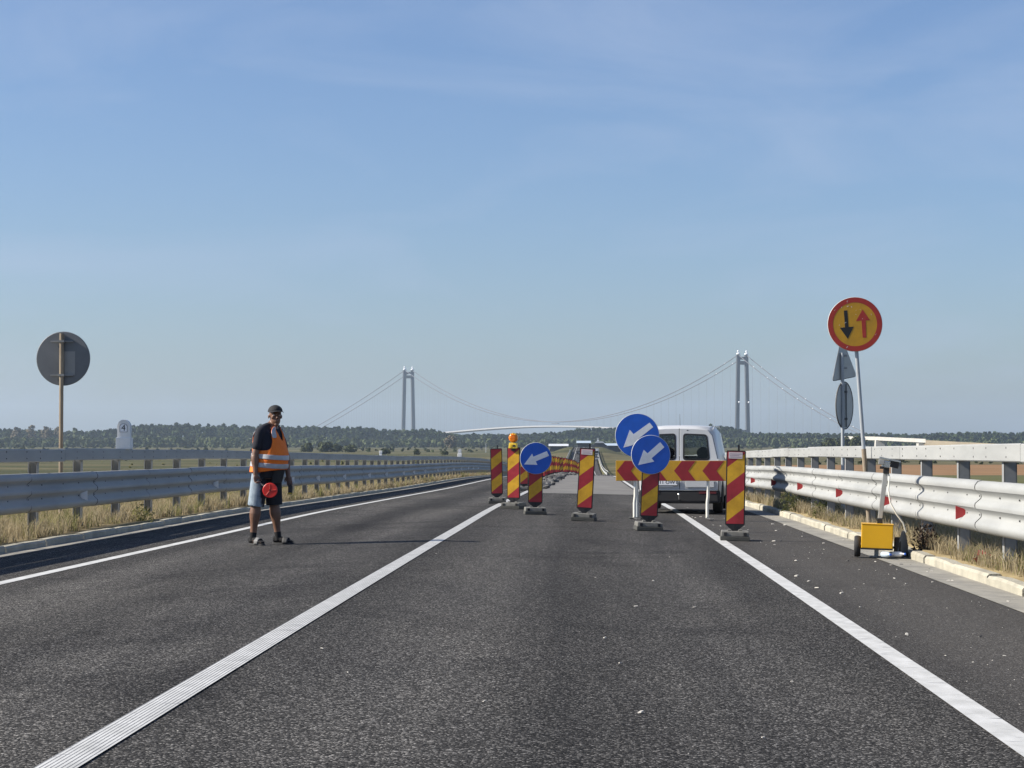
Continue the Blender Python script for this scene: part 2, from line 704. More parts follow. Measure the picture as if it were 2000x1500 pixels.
M['sign_white'] = mat('sign_white', (.84, .85, .86), .4, color2=(.72, .73, .74), scale=8, detail=6)
M['red'] = mat('sheeting_red', (.34, .022, .03), .42, color2=(.26, .018, .024), scale=6, detail=7)
M['yellow'] = mat('sheeting_yellow', (.68, .37, .018), .42, color2=(.54, .29, .03), scale=4, detail=7)
M['yellow_sign'] = mat('worn_yellow_sheeting', (.62, .32, .015), .45, color2=(.50, .26, .02), scale=7, detail=9)
M['red_sign'] = mat('worn_red_sheeting', (.45, .04, .025), .45, color2=(.36, .03, .02), scale=9, detail=9)
M['black'] = mat('black_plastic', (.014, .014, .016), .5)
M['black_m'] = mat('black_matt', (.02, .02, .022), .85)
M['rubber'] = mat('rubber', (.018, .018, .019), .8, color2=(.03, .029, .027), scale=12)
M['base_rub'] = mat('recycled_rubber_base', (.185, .18, .16), .9, color2=(.13, .127, .115), scale=14, bump=.3, bscale=90, detail=7)
M['base_dark'] = mat('recycled_rubber_dark', (.075, .075, .065), .9, color2=(.055, .055, .05), scale=14, bump=.3, bscale=90)
M['amber'] = mat('amber_lens', (.75, .22, .01), .2)
M['lamp_yellow'] = mat('lamp_yellow', (.72, .50, .04), .45)
M['box_yellow'] = mat('yellow_enamel', (.74, .40, .01), .35, color2=(.68, .37, .012), scale=3)
M['white_plastic'] = mat('white_plastic', (.72, .70, .62), .5)
M['stone'] = mat('white_stone', (.80, .80, .77), .7, color2=(.72, .72, .69), scale=5, detail=7)
M['van'] = mat('white_van_paint', (.56, .57, .58), .28, color2=(.49, .50, .50), scale=1.5, spec=.6)
M['chrome'] = mat('chrome', (.6, .6, .6), .2, .9)
M['tail_red'] = mat('tail_lamp_red', (.16, .01, .012), .3)
M['dull_red'] = mat('dull_reflector_red', (.10, .015, .018), .4)
M['sticker'] = mat('paper_sticker', (.60, .53, .52), .6)
M['ink'] = mat('sticker_ink', (.38, .28, .32), .6)
M['ink2'] = mat('black_ink', (.015, .015, .016), .6)
M['rubble'] = mat('broken_asphalt', (.05, .049, .047), .95, color2=(.19, .185, .175), scale=1.3, bump=.5, bscale=20, detail=7)
M['chip'] = mat('pale_stone_chips', (.55, .52, .46), .9, color2=(.42, .40, .36), scale=6)
M['grass'] = mat('dry_grass', (.46, .39, .255), .9, color2=(.28, .225, .13), scale=3.2, detail=8, spec=.15)
M['grass_g'] = mat('greener_grass', (.30, .28, .12), .9, color2=(.16, .165, .065), scale=3.2, detail=8, spec=.15)
M['weed'] = mat('green_weed', (.085, .105, .04), .85, color2=(.13, .125, .05), scale=9, spec=.15)
M['weed_brown'] = mat('brown_weed', (.06, .038, .022), .9)


def translucent(m, amount):
    t = m.node_tree
    b = t.nodes['Principled BSDF']
    out = t.nodes['Material Output']
    tr = t.nodes.new('ShaderNodeBsdfTranslucent')
    if b.inputs['Base Color'].links:
        t.links.new(b.inputs['Base Color'].links[0].from_socket, tr.inputs['Color'])
    else:
        tr.inputs['Color'].default_value = b.inputs['Base Color'].default_value
    q = t.nodes.new('ShaderNodeMixShader')
    q.inputs[0].default_value = amount
    t.links.new(b.outputs[0], q.inputs[1])
    t.links.new(tr.outputs[0], q.inputs[2])
    t.links.new(q.outputs[0], out.inputs['Surface'])


for k_ in ('grass', 'grass_g', 'weed'):
    translucent(M[k_], .45)


def leafmat(name, c1, c2, scale):
    return mat(name, c1, .9, color2=c2, scale=scale, detail=3, spec=.15)


M['poplar'] = leafmat('poplar_foliage', (.048, .070, .026), (.028, .043, .017), .02)
M['willow'] = leafmat('willow_foliage', (.115, .135, .062), (.068, .088, .038), .02)
M['brown_tree'] = leafmat('browned_foliage', (.17, .135, .085), (.11, .10, .06), .03)
M['shrub'] = leafmat('shrub_foliage', (.06, .07, .03), (.045, .055, .025), .1)
M['bark'] = mat('bark', (.16, .14, .11), .9)
M['tower'] = mat('tower_concrete', (.09, .095, .10), .9, spec=.1)
M['tower_beam'] = mat('tower_crossbeam', (.09, .095, .10), .9, spec=.1)
M['cable'] = mat('bridge_cable', (.14, .145, .16), .6)
M['hanger'] = mat('bridge_hanger', (.16, .165, .18), .6)
M['deck'] = mat('bridge_deck', (.40, .40, .40), .7)
M['ball'] = mat('white_ball', (.95, .95, .95), .3)
M['roofw'] = mat('pale_roof', (.62, .64, .66), .6)
M['roofb'] = mat('pale_blue_roof', (.42, .50, .58), .6)
M['dark_shed'] = mat('dark_shed_wall', (.06, .065, .075), .8)
M['viaduct'] = mat('pale_concrete', (.52, .50, .45), .85, color2=(.44, .42, .38), scale=.15)
M['earth'] = mat('dry_earth', (.27, .225, .155), .95, color2=(.21, .175, .12), scale=.08, detail=7)

# ================================================================== ground, road
xs = np.unique(np.concatenate([
    -np.array([9000, 6000, 4000, 3000, 2200, 1600, 1200, 900, 700, 500, 380, 280, 200, 150, 110, 80, 60, 48, 40, 34, 30, 27]),
    np.arange(-25, -7.5, .6), [-7.30, -7.25, -5, -1.93, 2, 3.88, 3.92], np.arange(4.2, 22, .6),
    np.array([24, 27, 30, 34, 40, 48, 60, 80, 110, 150, 200, 280, 380, 500, 700, 900, 1200, 1600, 2200, 3000, 4000, 6000, 9000])]))
yg = np.unique(np.concatenate([ds, np.geomspace(1170, 14000, 60), [-200., -100., -60.]]))
XX, YY = np.meshgrid(xs, yg)
ZZ = gz(XX, YY)
inroad = (XX > -7.27) & (XX < 3.9)
ZZ = np.where(inroad & (YY < 1300), np.where(inroad, zr(XX, np.minimum(YY, 1300)) - .3, ZZ), ZZ)
V = np.stack([XX, YY, ZZ], -1).reshape(-1, 3)
ny, nx = XX.shape
ii = (np.arange(ny - 1)[:, None] * nx + np.arange(nx - 1)[None, :]).ravel()
Q = np.stack([ii, ii + 1, ii + nx + 1, ii + nx], -1)
o = arrmesh('ground', V, Q, np.zeros((0, 3), int), M['ground'])
o.data.polygons.foreach_set('use_smooth', [True] * len(o.data.polygons))
tag(o, kind='structure')


def strip(name, x0, x1, y0, y1, dz, material, parent=None, cuts=None, zfun=zr):
    """sheet that follows the road's crown and profile"""
    X = np.unique(np.concatenate([[x0, x1], [c for c in (cuts or []) if x0 < c < x1]]))
    Y = np.unique(np.concatenate([[y0, y1], ds[(ds > y0) & (ds < y1)]]))
    A, B = np.meshgrid(X, Y)
    Z = zfun(A, B) + dz
    V = np.stack([A, B, Z], -1).reshape(-1, 3)
    n = len(X)
    i = (np.arange(len(Y) - 1)[:, None] * n + np.arange(n - 1)[None, :]).ravel()
    o = arrmesh(name, V, np.stack([i, i + 1, i + n + 1, i + n], -1), np.zeros((0, 3), int), material, parent)
    o.data.polygons.foreach_set('use_smooth', [True] * len(o.data.polygons))
    return o


road = strip('road', -6.88, 3.38, -30, 1150, 0, M['asphalt'], cuts=[XC])
tag(road, kind='structure')
strip('edge_line', -5.475, -5.325, -30, 1100, .005, M['paint'], road)
strip('centre_line', XC - .08, XC + .08, -30, 1100, .006, M['paint_rib'], road, cuts=[XC])
strip('edge_line', 1.745, 1.895, -30, 1100, .005, M['paint'], road)
strip('milled_patch', -1.62, 1.66, 63, 150, .004, M['milled'], road)
rr0 = random.Random(31)
for sx0, sx1, sy, sw in ((-1.75, 3.3, 30.6, .022), (-.4, 3.3, 33.2, .018), (-1.2, 1.7, 36.4, .02), (-5.2, -2.1, 27.7, .014), (-1.8, .9, 43.5, .025), (-1.8, 1.7, 52, .03), (-1.0, 3.3, 24.3, .010), (-4.9, -3.0, 38, .016)):
    Vs, Fs = [], []
    xs_ = np.linspace(sx0, sx1, 26)
    yo = 0
    for k, xx in enumerate(xs_):
        yo += rr0.uniform(-.02, .02)
        ww = sw * rr0.uniform(.5, 1.3)
        for q in (-ww, ww):
            Vs.append((xx, sy + yo + q, float(zr(xx, sy + yo + q)) + .0035))
    for k in range(25):
        Fs.append((2 * k, 2 * k + 2, 2 * k + 3, 2 * k + 1))
    addmesh('tar_seam', Vs, Fs, M['seam'], road)
g = strip('gutter', -7.18, -6.88, -30, 400, .004, M['concrete'])
tag(g, kind='structure')
g = strip('gutter', 3.38, 3.78, -30, 400, .004, M['concrete'])
tag(g, kind='structure')


# ------------------------------------------------------------------ kerbs of single stones
def kerb(x0, x1, ystart, yend, ln, jag, name_side):
    root = tag(empty('kerb', (0, 0, 0)), kind='structure')
    y = ystart
    rr = random.Random(3 if x0 < 0 else 5)
    while y < yend:
        l = ln * (1 + jag * rr.uniform(-.25, .2))
        xin = x1 if x0 < 0 else x0
        g = G()
        a, b = y + .014, y + l - .014
        h = (.09 if x0 < 0 else .115) + jag * rr.uniform(-.02, .012)
        dx = jag * rr.uniform(-.012, .012)
        rings = []
        ysl = np.linspace(a, b, 4)
        for k, yy in enumerate(ysl):
            base = float(zr(xin, yy))
            j = jag * rr.uniform(-.008, .008) - (.006 if k in (0, 3) else 0)
            prof = [(x0, -.12), (x1, -.12), (x1, h - .025 + j), (x1 - .022, h + j), (x0 + .022, h + j), (x0, h - .025 + j)]
            rings.append([Vector((px + dx, yy, base + pz)) for px, pz in prof])
        g.loft(rings)
        g.build('kerb_stone', M['kerb'], root)
        y += l
    far = G()
    rings = []
    for yy in np.arange(yend, 190, 6):
        base = float(zr(x1 if x0 < 0 else x0, yy))
        rings.append([Vector((px, yy, base + pz)) for px, pz in [(x0, -.1), (x1, -.1), (x1, .11), (x0, .11)]])
    far.loft(rings)
    far.build('far_kerb', M['kerb'], root)
    return root


kerb(-7.33, -7.18, 14.0, 150, 1.84, .6, 'l')
kerb(3.78, 3.93, 8.0, 120, 1.75, 1.0, 'r')


# ------------------------------------------------------------------ guardrails
def guardrail(side, xpost, xbox, xbeam, zbox, zbeam, p0, j0, jstep, y0, y1, label, refl_mat, refl_ys):
    """side -1 left of the road, +1 right; the beam faces the road"""
    root = tag(empty('guardrail', (xpost, y0, 0)), label, 'guardrail', 'guardrails along the road')
    s = -side   # direction towards the road
    ox, oy = xpost, y0
    rr = random.Random(21 + side)
    # three-wave beam profile (offset towards the road, height)
    pr = [(-.045, 0), (-.01, .012), (.022, .05), (.027, .075), (.022, .10), (-.035, .155), (-.04, .18), (-.035, .20), (.022, .245), (.027, .27), (.022, .295),
          (-.035, .345), (-.04, .365), (-.035, .385), (.022, .43), (.027, .455), (.022, .48), (-.005, .515), (-.045, .525)]

    def beam(a, b, off, name='beam', n=3, mt=M['zinc'], lump=0):
        rings = []
        for yy in np.linspace(a, b, n):
            z0 = float(P(yy)) + zbeam + lump
            rings.append([Vector((xbeam + s * (px + off) - ox, yy - oy, z0 + pz)) for px, pz in pr] +
                         [Vector((xbeam + s * (px + off - .006) - ox, yy - oy, z0 + pz)) for px, pz in reversed(pr)])
        g = G().loft(rings)
        return autosmooth(g.build(name, mt, root), 40)

    def box(a, b, off, name='top_rail', n=3, dz=0):
        rings = []
        for yy in np.linspace(a, b, n):
            z0 = float(P(yy)) + zbox + dz
            pf = [(-.06, .012), (-.048, 0), (.048, 0), (.06, .012), (.06, .168), (.048, .18), (-.048, .18), (-.06, .168)]
            rings.append([Vector((xbox + s * (px + off) - ox, yy - oy, z0 + pz)) for px, pz in pf])
        return G().loft(rings).build(name, M['zinc'], root)
    y = j0
    k = 0
    bolts = G()
    while y < min(y1, 170 if side < 0 else 125):
        beam(y, y + jstep + .12, .004 if k % 2 else 0, lump=rr.uniform(-.006, .006))
        box(y - 1.3, y + jstep - 1.3, .003 if k % 2 else 0, dz=rr.uniform(-.009, .009))
        if y < 95:
            rings = []
            for yy in (y - .006, y + .008):
                z0 = float(P(yy)) + zbeam
                rings.append([Vector((xbeam + s * (px + .0055) - ox, yy - oy, z0 + pz)) for px, pz in pr] + [Vector((xbeam + s * px - ox, yy - oy, z0 + pz)) for px, pz in reversed(pr)])
            G().loft(rings).build('joint_seam', M['boltdark'], root)
        if y < 75:
            for by in (y + .06, y + .75, y + 1.9, y + 2.8):
                zz = float(P(by)) + zbeam
                for hz in (.175, .365):
                    bolts.box((xbeam + s * (-.034) - ox, by - oy, zz + hz), (.012, .022, .016))
                zb = float(P(by)) + zbox
                for hz in (.045, .135):
                    bolts.box((xbox + s * .061 - ox, by + .3 - oy, zb + hz), (.012, .016, .018))
        y += jstep
        k += 1
    tag(bolts.build('bolt', M['boltdark'], root), kind='stuff')
    # far stretch
    prev = y
    if side > 0:
        prev = 420
    while prev < y1:
        beam(prev, min(prev + 60, y1), 0, n=8)
        box(prev - 1.3, min(prev + 60, y1) - 1.3, 0, n=8)
        prev += 60
    # posts: open channels
    y = p0
    proto = None
    g = G()
    w_, dpt, th = .10, .13, .012
    H = 1.75
    g.box((0, -side * (w_ / 2 - th / 2), H / 2), (dpt, th, H))
    g.box((-dpt / 2 + th / 2, 0, H / 2), (th, w_, H))
    g.box((dpt / 2 - th / 2, 0, H / 2), (th, w_, H))
    sp = G().box((s * (.10 + abs(xbeam - xpost) * .0), .0, 1.33 + 0), (abs(xbeam - xpost), .07, .20))
    while y < min(y1, 230 if side < 0 else 125):
        top = float(P(y)) + zbox + .01
        if proto is None:
            po = proto = g.build('post', M['zinc_d'], root)
        else:
            po = proto.copy()
            col.objects.link(po)
            po.parent = root
        po.location = (0, y - oy, top - H)
        q = G().box((s * abs(xbeam - xpost) / 2 - s * .03, 0, 0), (abs(xbeam - xpost) - .05, .06, .22))
        so = q.build('spacer', M['zinc_d'], root) if y < 60 else None
        if so:
            so.location = (0, y - oy, float(P(y)) + zbeam + .27)
        y += 2.5
    rp_ = None
    for yy in refl_ys:
        if rp_ is None:
            g = G()
            # little trapezoid plate that stands out from the beam and faces the traffic
            g.prism([(0, -.035), (.10, -.072), (.10, .072), (0, .035)], -.006, .006)
            ro = rp_ = g.build('reflector', refl_mat, root)
        else:
            ro = rp_.copy()
            col.objects.link(ro)
            ro.parent = root
        ro.location = (xbeam - s * .03 - ox, yy - oy, float(P(yy)) + zbeam + .175)
        ro.rotation_euler = (0, 0, 0 if s > 0 else math.pi)
    return root


left_refl = [25.2, 30.2, 41.0, 51.7, 56.6, 62.8, 70, 76, 83, 88, 94, 102, 108, 114, 121, 128, 134, 140]
right_refl = [21.7, 27.0, 32.1, 38.0, 43.4, 48.8, 54.2, 59.6]
guardrail(-1, -7.75, -7.70, -7.50, 1.0, .315, 28.15 - 2.45 * 5, 27.3 - 3.72 * 4, 3.72, 12, 900,
          'shaded steel guardrail with white reflectors along the left verge', M['white_refl'], left_refl)
guardrail(1, 4.2, 4.15, 3.93, 1.04, .325, 20.6 - 2.5 * 4, 24.6 - 3.75 * 4, 3.75, 9.6, 900,
          'sunlit steel guardrail with red reflectors along the right verge', M['red_refl'], right_refl)


# ------------------------------------------------------------------ grass
def blades(name, x, y, z, h, wd, lean, material, label=None, cat=None, kind='stuff'):
    n = len(x)
    th = rng.uniform(0, 2 * np.pi, n)
    ld = rng.uniform(0, 2 * np.pi, n)
    ux, uy = np.cos(th) * wd / 2, np.sin(th) * wd / 2
    lx, ly = np.cos(ld) * lean * h, np.sin(ld) * lean * h
    V = np.empty((n, 5, 3), np.float32)
    V[:, 0] = np.stack([x - ux, y - uy, z], -1)
    V[:, 1] = np.stack([x + ux, y + uy, z], -1)
    V[:, 2] = np.stack([x + ux * .8 + lx * .35, y + uy * .8 + ly * .35, z + h * .6], -1)
    V[:, 3] = np.stack([x - ux * .8 + lx * .35, y - uy * .8 + ly * .35, z + h * .6], -1)
    V[:, 4] = np.stack([x + lx, y + ly, z + h * (1 - .25 * lean)], -1)
    b = np.arange(n)[:, None] * 5
    Q = b + np.array([[0, 1, 2, 3]])
    T = b + np.array([[3, 2, 4]])
    o = arrmesh(name, V.reshape(-1, 3), Q, T, material)
    tag(o, label, cat, kind=kind)
    return o


def clumpy(n, x0, x1, y0, y1, pw=1.0):
    """positions gathered into tufts, denser near y0"""
    nt_ = max(1, n // 22)
    u = rng.uniform(0, 1, nt_) ** pw
    cy = y0 * (y1 / y0) ** u
    cx = rng.uniform(x0, x1, nt_)
    x = np.repeat(cx, 22) + rng.normal(0, .07, nt_ * 22)
    y = np.repeat(cy, 22) + rng.normal(0, .08, nt_ * 22)
    th = np.repeat(rng.uniform(.55, 1.25, nt_), 22)
    return x, y, th


def grass_strip(name, n, x0, x1, y0, y1, h0, mt, label, far=.004, lo=-99, hi=99):
    x, y, th = clumpy(n, x0, x1, y0, y1)
    k = (x > lo) & (x < hi)
    x, y, th = x[k], y[k], th[k]
    h = h0 * th * rng.uniform(.45, 1.2, len(x))
    wd = (.006 + y * .00016) * rng.uniform(.7, 1.4, len(x))
    return blades(name, x, y, gz(x, y) - .02, h, wd, rng.uniform(.1, .75, len(x)), mt, label, 'grass')


grass_strip('dry_grass', 78000, -9.4, -7.5, 20, 165, .25, M['grass'], 'dry straw coloured grass under the left guardrail', hi=-7.45)
grass_strip('green_grass', 16000, -9.8, -7.4, 20, 165, .30, M['grass_g'], 'greener grass mixed into the left verge', hi=-7.5)
grass_strip('dry_grass', 95000, 3.98, 6.2, 14, 120, .24, M['grass'], 'dry straw coloured grass under the right guardrail', lo=3.96)
grass_strip('green_grass', 24000, 4.0, 6.4, 14, 120, .20, M['grass_g'], 'greener grass mixed into the right verge', lo=3.98)
# tall weeds down the embankments and the rough meadow beyond
x, y, th = clumpy(60000, -40, -9.8, 24, 300)
blades('meadow_grass', x, y, gz(x, y) - .03, .75 * th * rng.uniform(.5, 1.2, len(x)), .012 + y * .00025, rng.uniform(.1, .5, len(x)), M['grass_g'], 'tall yellow green meadow grass beyond the left guardrail', 'grass')
x, y, th = clumpy(40000, 6.4, 40, 16, 300)
blades('meadow_grass', x, y, gz(x, y) - .03, .6 * th * rng.uniform(.5, 1.2, len(x)), .012 + y * .00025, rng.uniform(.1, .5, len(x)), M['grass_g'], 'tall meadow grass beyond the right guardrail', 'grass')


def weed(name, x, y, r, h, n, mt, label, cat='weed', z=None):
    g = G()
    rr = random.Random(int(x * 31 + y * 17))
    z0 = 0
    root = tag(empty(name, (x, y, float(gz(x, y)) if z is None else z)), label, cat)
    st = G()
    for k in range(9):
        a = rr.uniform(0, 6.28)
        st.tube([(0, 0, -.02), (math.cos(a) * r * .4, math.sin(a) * r * .4, h * .5), (math.cos(a) * r * .8, math.sin(a) * r * .8, h * rr.uniform(.7, 1))], [.006, .005, .003], 4)
    st.build('stem', mt, root)
    for k in range(n):
        a = rr.uniform(0, 6.28)
        q = rr.random() ** .6
        p = Vector((math.cos(a) * r * q, math.sin(a) * r * q, h * rr.uniform(.05, 1) * (1.1 - .5 * q)))
        s_ = rr.uniform(.014, .034)
        e = Euler((rr.uniform(-1, 1), rr.uniform(-1, 1), rr.uniform(0, 6.28))).to_matrix()
        g.add([p + e @ Vector(v) for v in ((-s_, 0, 0), (0, -s_ * .5, 0), (s_ * 1.3, 0, 0), (0, s_ * .5, 0))], [(0, 1, 2, 3)])
    tag(g.build('leaf', mt, root, recalc=False), kind='stuff')
    return root


weed('roadside_weed', 4.03, 40.0, .32, .52, 500, M['weed'], 'bushy green weed growing over the right kerb behind the cart')
weed('roadside_weed', 4.12, 35.8, .25, .42, 320, M['weed'], 'lower green weed below the right guardrail, nearer than the bushy one')
weed('roadside_weed', 3.98, 24.4, .16, .34, 260, M['weed_brown'], 'dark dried thistle right behind the yellow cart')
weed('roadside_weed', -7.42, 33.9, .20, .30, 200, M['grass_g'], 'yellow green plant sprawling over the left kerb')
weed('roadside_weed', -8.35, 26.4, .45, .55, 300, M['weed'], 'green leafy weed under the left end of the shaded guardrail')


# ================================================================== warning boards
def stripe_mat():
    m = bpy.data.materials.new('striped_sheeting')
    m.use_nodes = True
    t = m.node_tree
    L = t.links
    b = t.nodes['Principled BSDF']
    b.inputs['Roughness'].default_value = .42
    co = t.nodes.new('ShaderNodeTexCoord')
    sx = t.nodes.new('ShaderNodeSeparateXYZ')
    L.new(co.outputs['Object'], sx.inputs['Vector'])

    def op(o_, a, c):
        q = t.nodes.new('ShaderNodeMath')
        q.operation = o_
        for i, v in enumerate((a, c)):
            if isinstance(v, (int, float)):
                q.inputs[i].default_value = v
            elif v is not None:
                L.new(v, q.inputs[i])
        return q.outputs[0]
    s = op('SUBTRACT', sx.outputs['Z'], op('MULTIPLY', sx.outputs['X'], .8))
    s = op('DIVIDE', op('SUBTRACT', s, .125), .5)
    s = op('LESS_THAN', op('FRACT', op('ADD', s, 4.0), None), .5)
    nz = t.nodes.new('ShaderNodeTexNoise')
    nz.inputs['Scale'].default_value = 5
    nz.inputs['Detail'].default_value = 9
    nz.inputs['Roughness'].default_value = .65
    oi = t.nodes.new('ShaderNodeObjectInfo')
    ad = t.nodes.new('ShaderNodeVectorMath')
    ad.operation = 'ADD'
    L.new(co.outputs['Object'], ad.inputs[0])
    sc_ = op('MULTIPLY', oi.outputs['Random'], 37.0)
    L.new(sc_, ad.inputs[1])
    L.new(ad.outputs[0], nz.inputs['Vector'])
    cr = t.nodes.new('ShaderNodeValToRGB')
    cr.color_ramp.elements[0].position = .3
    cr.color_ramp.elements[0].color = (1.1, 1.1, 1.1, 1)
    cr.color_ramp.elements[1].position = .72
    cr.color_ramp.elements[1].color = (.66, .63, .6, 1)
    L.new(nz.outputs['Fac'], cr.inputs['Fac'])
    mxa = t.nodes.new('ShaderNodeMix')
    mxa.data_type = 'RGBA'
    mxa.inputs[6].default_value = (.36, .025, .035, 1)
    mxa.inputs[7].default_value = (.66, .37, .02, 1)
    L.new(s, mxa.inputs[0])
    mu = t.nodes.new('ShaderNodeMix')
    mu.data_type = 'RGBA'
    mu.blend_type = 'MULTIPLY'
    mu.inputs[0].default_value = 1
    L.new(mxa.outputs[2], mu.inputs[6])
    L.new(cr.outputs['Color'], mu.inputs[7])
    L.new(mu.outputs[2], b.inputs['Base Color'])
    return m


M['stripe'] = stripe_mat()


def make_board():
    root = empty('warning_board')
    # rubber foot with two carrying slots
    g = G()
    g.box((0, 0, .03), (.40, .56, .06), bev=.008)
    g.build('foot', M['base_dark'], root)
    g = G()
    g.box((0, 0, .094), (.385, .54, .068), bev=.01, taper=.97)
    u = g.build('foot_top', M['base_rub'], root)
    for s in (-1, 1):
        q = G().box((s * .135, -.268, .092), (.042, .02, .046))
        q.build('carrying_slot', M['black_m'], u)
    for s in (-1, 1):
        G().box((s * .075, -.05, .138), (.05, .10, .028), bev=.006).build('clamp', M['base_rub'], u)
    # moulded body
    g = G()
    wd = .134
    g.prism([(-.03, .125), (.03, .125), (wd, .215), (wd, 1.228), (wd - .012, 1.24), (-wd + .012, 1.24), (-wd, 1.228), (-wd, .215)], -.02, .025)
    b = g.build('body', M['black'], root)
    g = G().prism([(-.012, .13), (.012, .13), (.012, .215), (-.012, .215)], -.028, -.019)
    g.build('rib', M['black_m'], b)
    g = G().prism([(-.118, 0), (.118, 0), (.118, .995), (-.118, .995)], -.004, .003)
    f = g.build('striped_panel', M['stripe'], root)
    f.location = (0, -.021, .226)
    g = G().box((.035, 0, 1.275), (.028, .028, .09), bev=.004)
    g.build('handle', M['black'], root)
    return root


def place(o, px_x, y, rz=0, ry=0, rx=0):
    o.location = (px_x, y, float(zr(px_x, y)) + .003)
    o.rotation_euler = (rx, ry, rz)
    return o


def sticker(root, lines=3):
    g = G().prism([(-.095, 0), (.095, 0), (.095, .088), (-.095, .088)], -.004, .002)
    s = g.build('sticker', M['sticker'], root)
    s.location = (-.008, -.027, 1.128)
    for k in range(lines):
        q = G().prism([(-.08, .018 + k * .022), (.08 - .03 * (k % 2), .018 + k * .022), (.08 - .03 * (k % 2), .026 + k * .022), (-.08, .026 + k * .022)], -.0055, -.0035)
        q.build('print_line', M['ink'], s)


def disc(root, r, z, y, faces, border, arrowpts, arrow_mat, face_mat, name='sign_plate', n=48, tilt=0, xoff=0, back=None):
    """round plate facing the camera side (-y); arrow is a list of polygons in units of r"""
    g = G()
    ring = lambda rad, yy: [Vector((math.cos(2 * math.pi * k / n) * rad, yy, math.sin(2 * math.pi * k / n) * rad)) for k in range(n)]
    g.loft([ring(r - .004, .012), ring(r, .008), ring(r, -.002), ring(r - .004, -.006)])
    p = g.build(name, back or M['sign_back_g'], root)
    p.location = (xoff, y, z)
    p.rotation_euler = (0, tilt, 0)
    g = G()
    g.loft([ring(r - .006, -.0065), ring(r - .006, -.009)])
    f = g.build('sign_face', face_mat, p)
    if border:
        g = G()
        vs = ring(r - .0055, -.0102) + ring(r * border, -.0102) + ring(r - .0055, -.0085) + ring(r * border, -.0085)
        fs = []
        for k in range(n):
            k2 = (k + 1) % n
            fs += [(k, k2, n + k2, n + k), (2 * n + k, 3 * n + k, 3 * n + k2, 2 * n + k2), (k, 2 * n + k, 2 * n + k2, k2), (n + k, n + k2, 3 * n + k2, 3 * n + k)]
        g.add(vs, fs)
        g.build('red_border', M['red_sign'], p)
    for poly, am in arrowpts:
        g = G().prism([(a * r, c * r) for a, c in poly], -.0106, -.0085)
        g.build('arrow', am, p)
    return p


AR_C = [(-.73, -.39), (-.02, -.40 + .0), (.10, -.41), (-.02, -.2), (.83, .17), (.66, .46), (-.16, .10), (-.24, .29)]
AR_C = [(-.73, -.39), (.10, -.41), (-.01, -.19), (.83, .17), (.68, .46), (-.16, .10), (-.24, .29)]
AR_E = [(-.62, -.56), (.19, -.34), (.05, -.18), (.675, .41), (.45, .66), (-.17, .06), (-.37, .23)]
AR_B = [(-.63, -.55), (.18, -.33), (.03, -.17), (.72, .38), (.56, .585), (-.17, .06), (-.34, .26)]

board = make_board()
GB = 'striped warning boards along the closed lane'
bF = copy_tree(board)
place(bF, 2.03, 28.5, R(-3), R(1.2))
sticker(bF)
tag(bF, 'striped warning board with white sticker, rightmost, in front of the van\'s right side', 'warning board', GB)
bE = copy_tree(board)
place(bE, .92, 31.4, R(4), R(2.6))
tag(bE, 'striped warning board carrying the smaller of the two overlapping blue signs', 'warning board', GB)
bD = copy_tree(board)
place(bD, -.07, 35.1, R(-5), R(3.2))
sticker(bD)
tag(bD, 'striped warning board with pale sticker standing alone in mid lane', 'warning board', GB)
bC = copy_tree(board)
place(bC, -.98, 38.0, R(5), R(.8))
tag(bC, 'striped warning board under the blue arrow sign left of mid lane', 'warning board', GB)
bB = copy_tree(board)
place(bB, -1.50, 41.4, R(-14), R(.2))
tag(bB, 'striped warning board topped by an amber flashing lamp', 'warning board', GB)
bA = copy_tree(board)
place(bA, -2.05, 46.4, R(3), R(-1.3))
tag(bA, 'leftmost striped warning board on the centre line, without lamp', 'warning board', GB)
board_objs = [bA, bB, bC, bD, bE, bF]
for ch in list(board.children_recursive):
    bpy.data.objects.remove(ch)
bpy.data.objects.remove(board)
# the long row behind
row = [(-2.10, 67.5, 2), (-2.12, 77, -4), (-2.15, 85, 5), (-2.18, 93, 0), (-2.2, 100, -6), (-2.22, 107, 3), (-2.22, 113, 8), (-2.22, 119, -3), (-2.22, 125, 0), (-2.2, 131, 4),
       (-2.15, 137, -5), (-2.05, 142, 2), (-1.9, 147, 6), (-1.75, 152, -3), (-1.62, 157, 0), (-1.5, 162, 5), (-1.4, 168, -4), (-1.3, 174, 2), (-1.2, 181, 0), (-1.1, 189, 4), (-1.0, 198, -3), (-.95, 208, 2)]
for i, (x, y, a) in enumerate(row):
    b_ = place(copy_tree(bA), x, y, R(a), R(random.uniform(-2, 2)))
    lab = 'striped warning board in the long crowded row receding along the rubble'
    if i == 0:
        lab = 'striped warning board half hidden just behind the left blue arrow sign'
    tag(b_, lab, 'warning board', GB)

# blue signs on boards: each a thing of its own, clamped to the board
def blue_on_board(bo, z, r, arrow, label, tilt=0, dx=0):
    s = empty('arrow_sign', bo.location + bo.rotation_euler.to_matrix() @ Vector((dx, -.045, z)))
    s.rotation_euler = bo.rotation_euler
    disc(s, r, 0, 0, None, None, [(arrow, M['sign_white'])], None, M['blue'], tilt=tilt)
    G().box((0, .022, 0), (.05, .03, .30)).build('clamp', M['zinc_d'], s)
    return tag(s, label, 'road sign', 'blue keep left signs')


blue_on_board(bC, 1.035, .295, AR_C, 'round blue sign with white arrow on a board left of mid lane')
blue_on_board(bE, 1.155, .30, AR_E, 'smaller, brighter blue arrow sign in front of the larger one', dx=-.015)

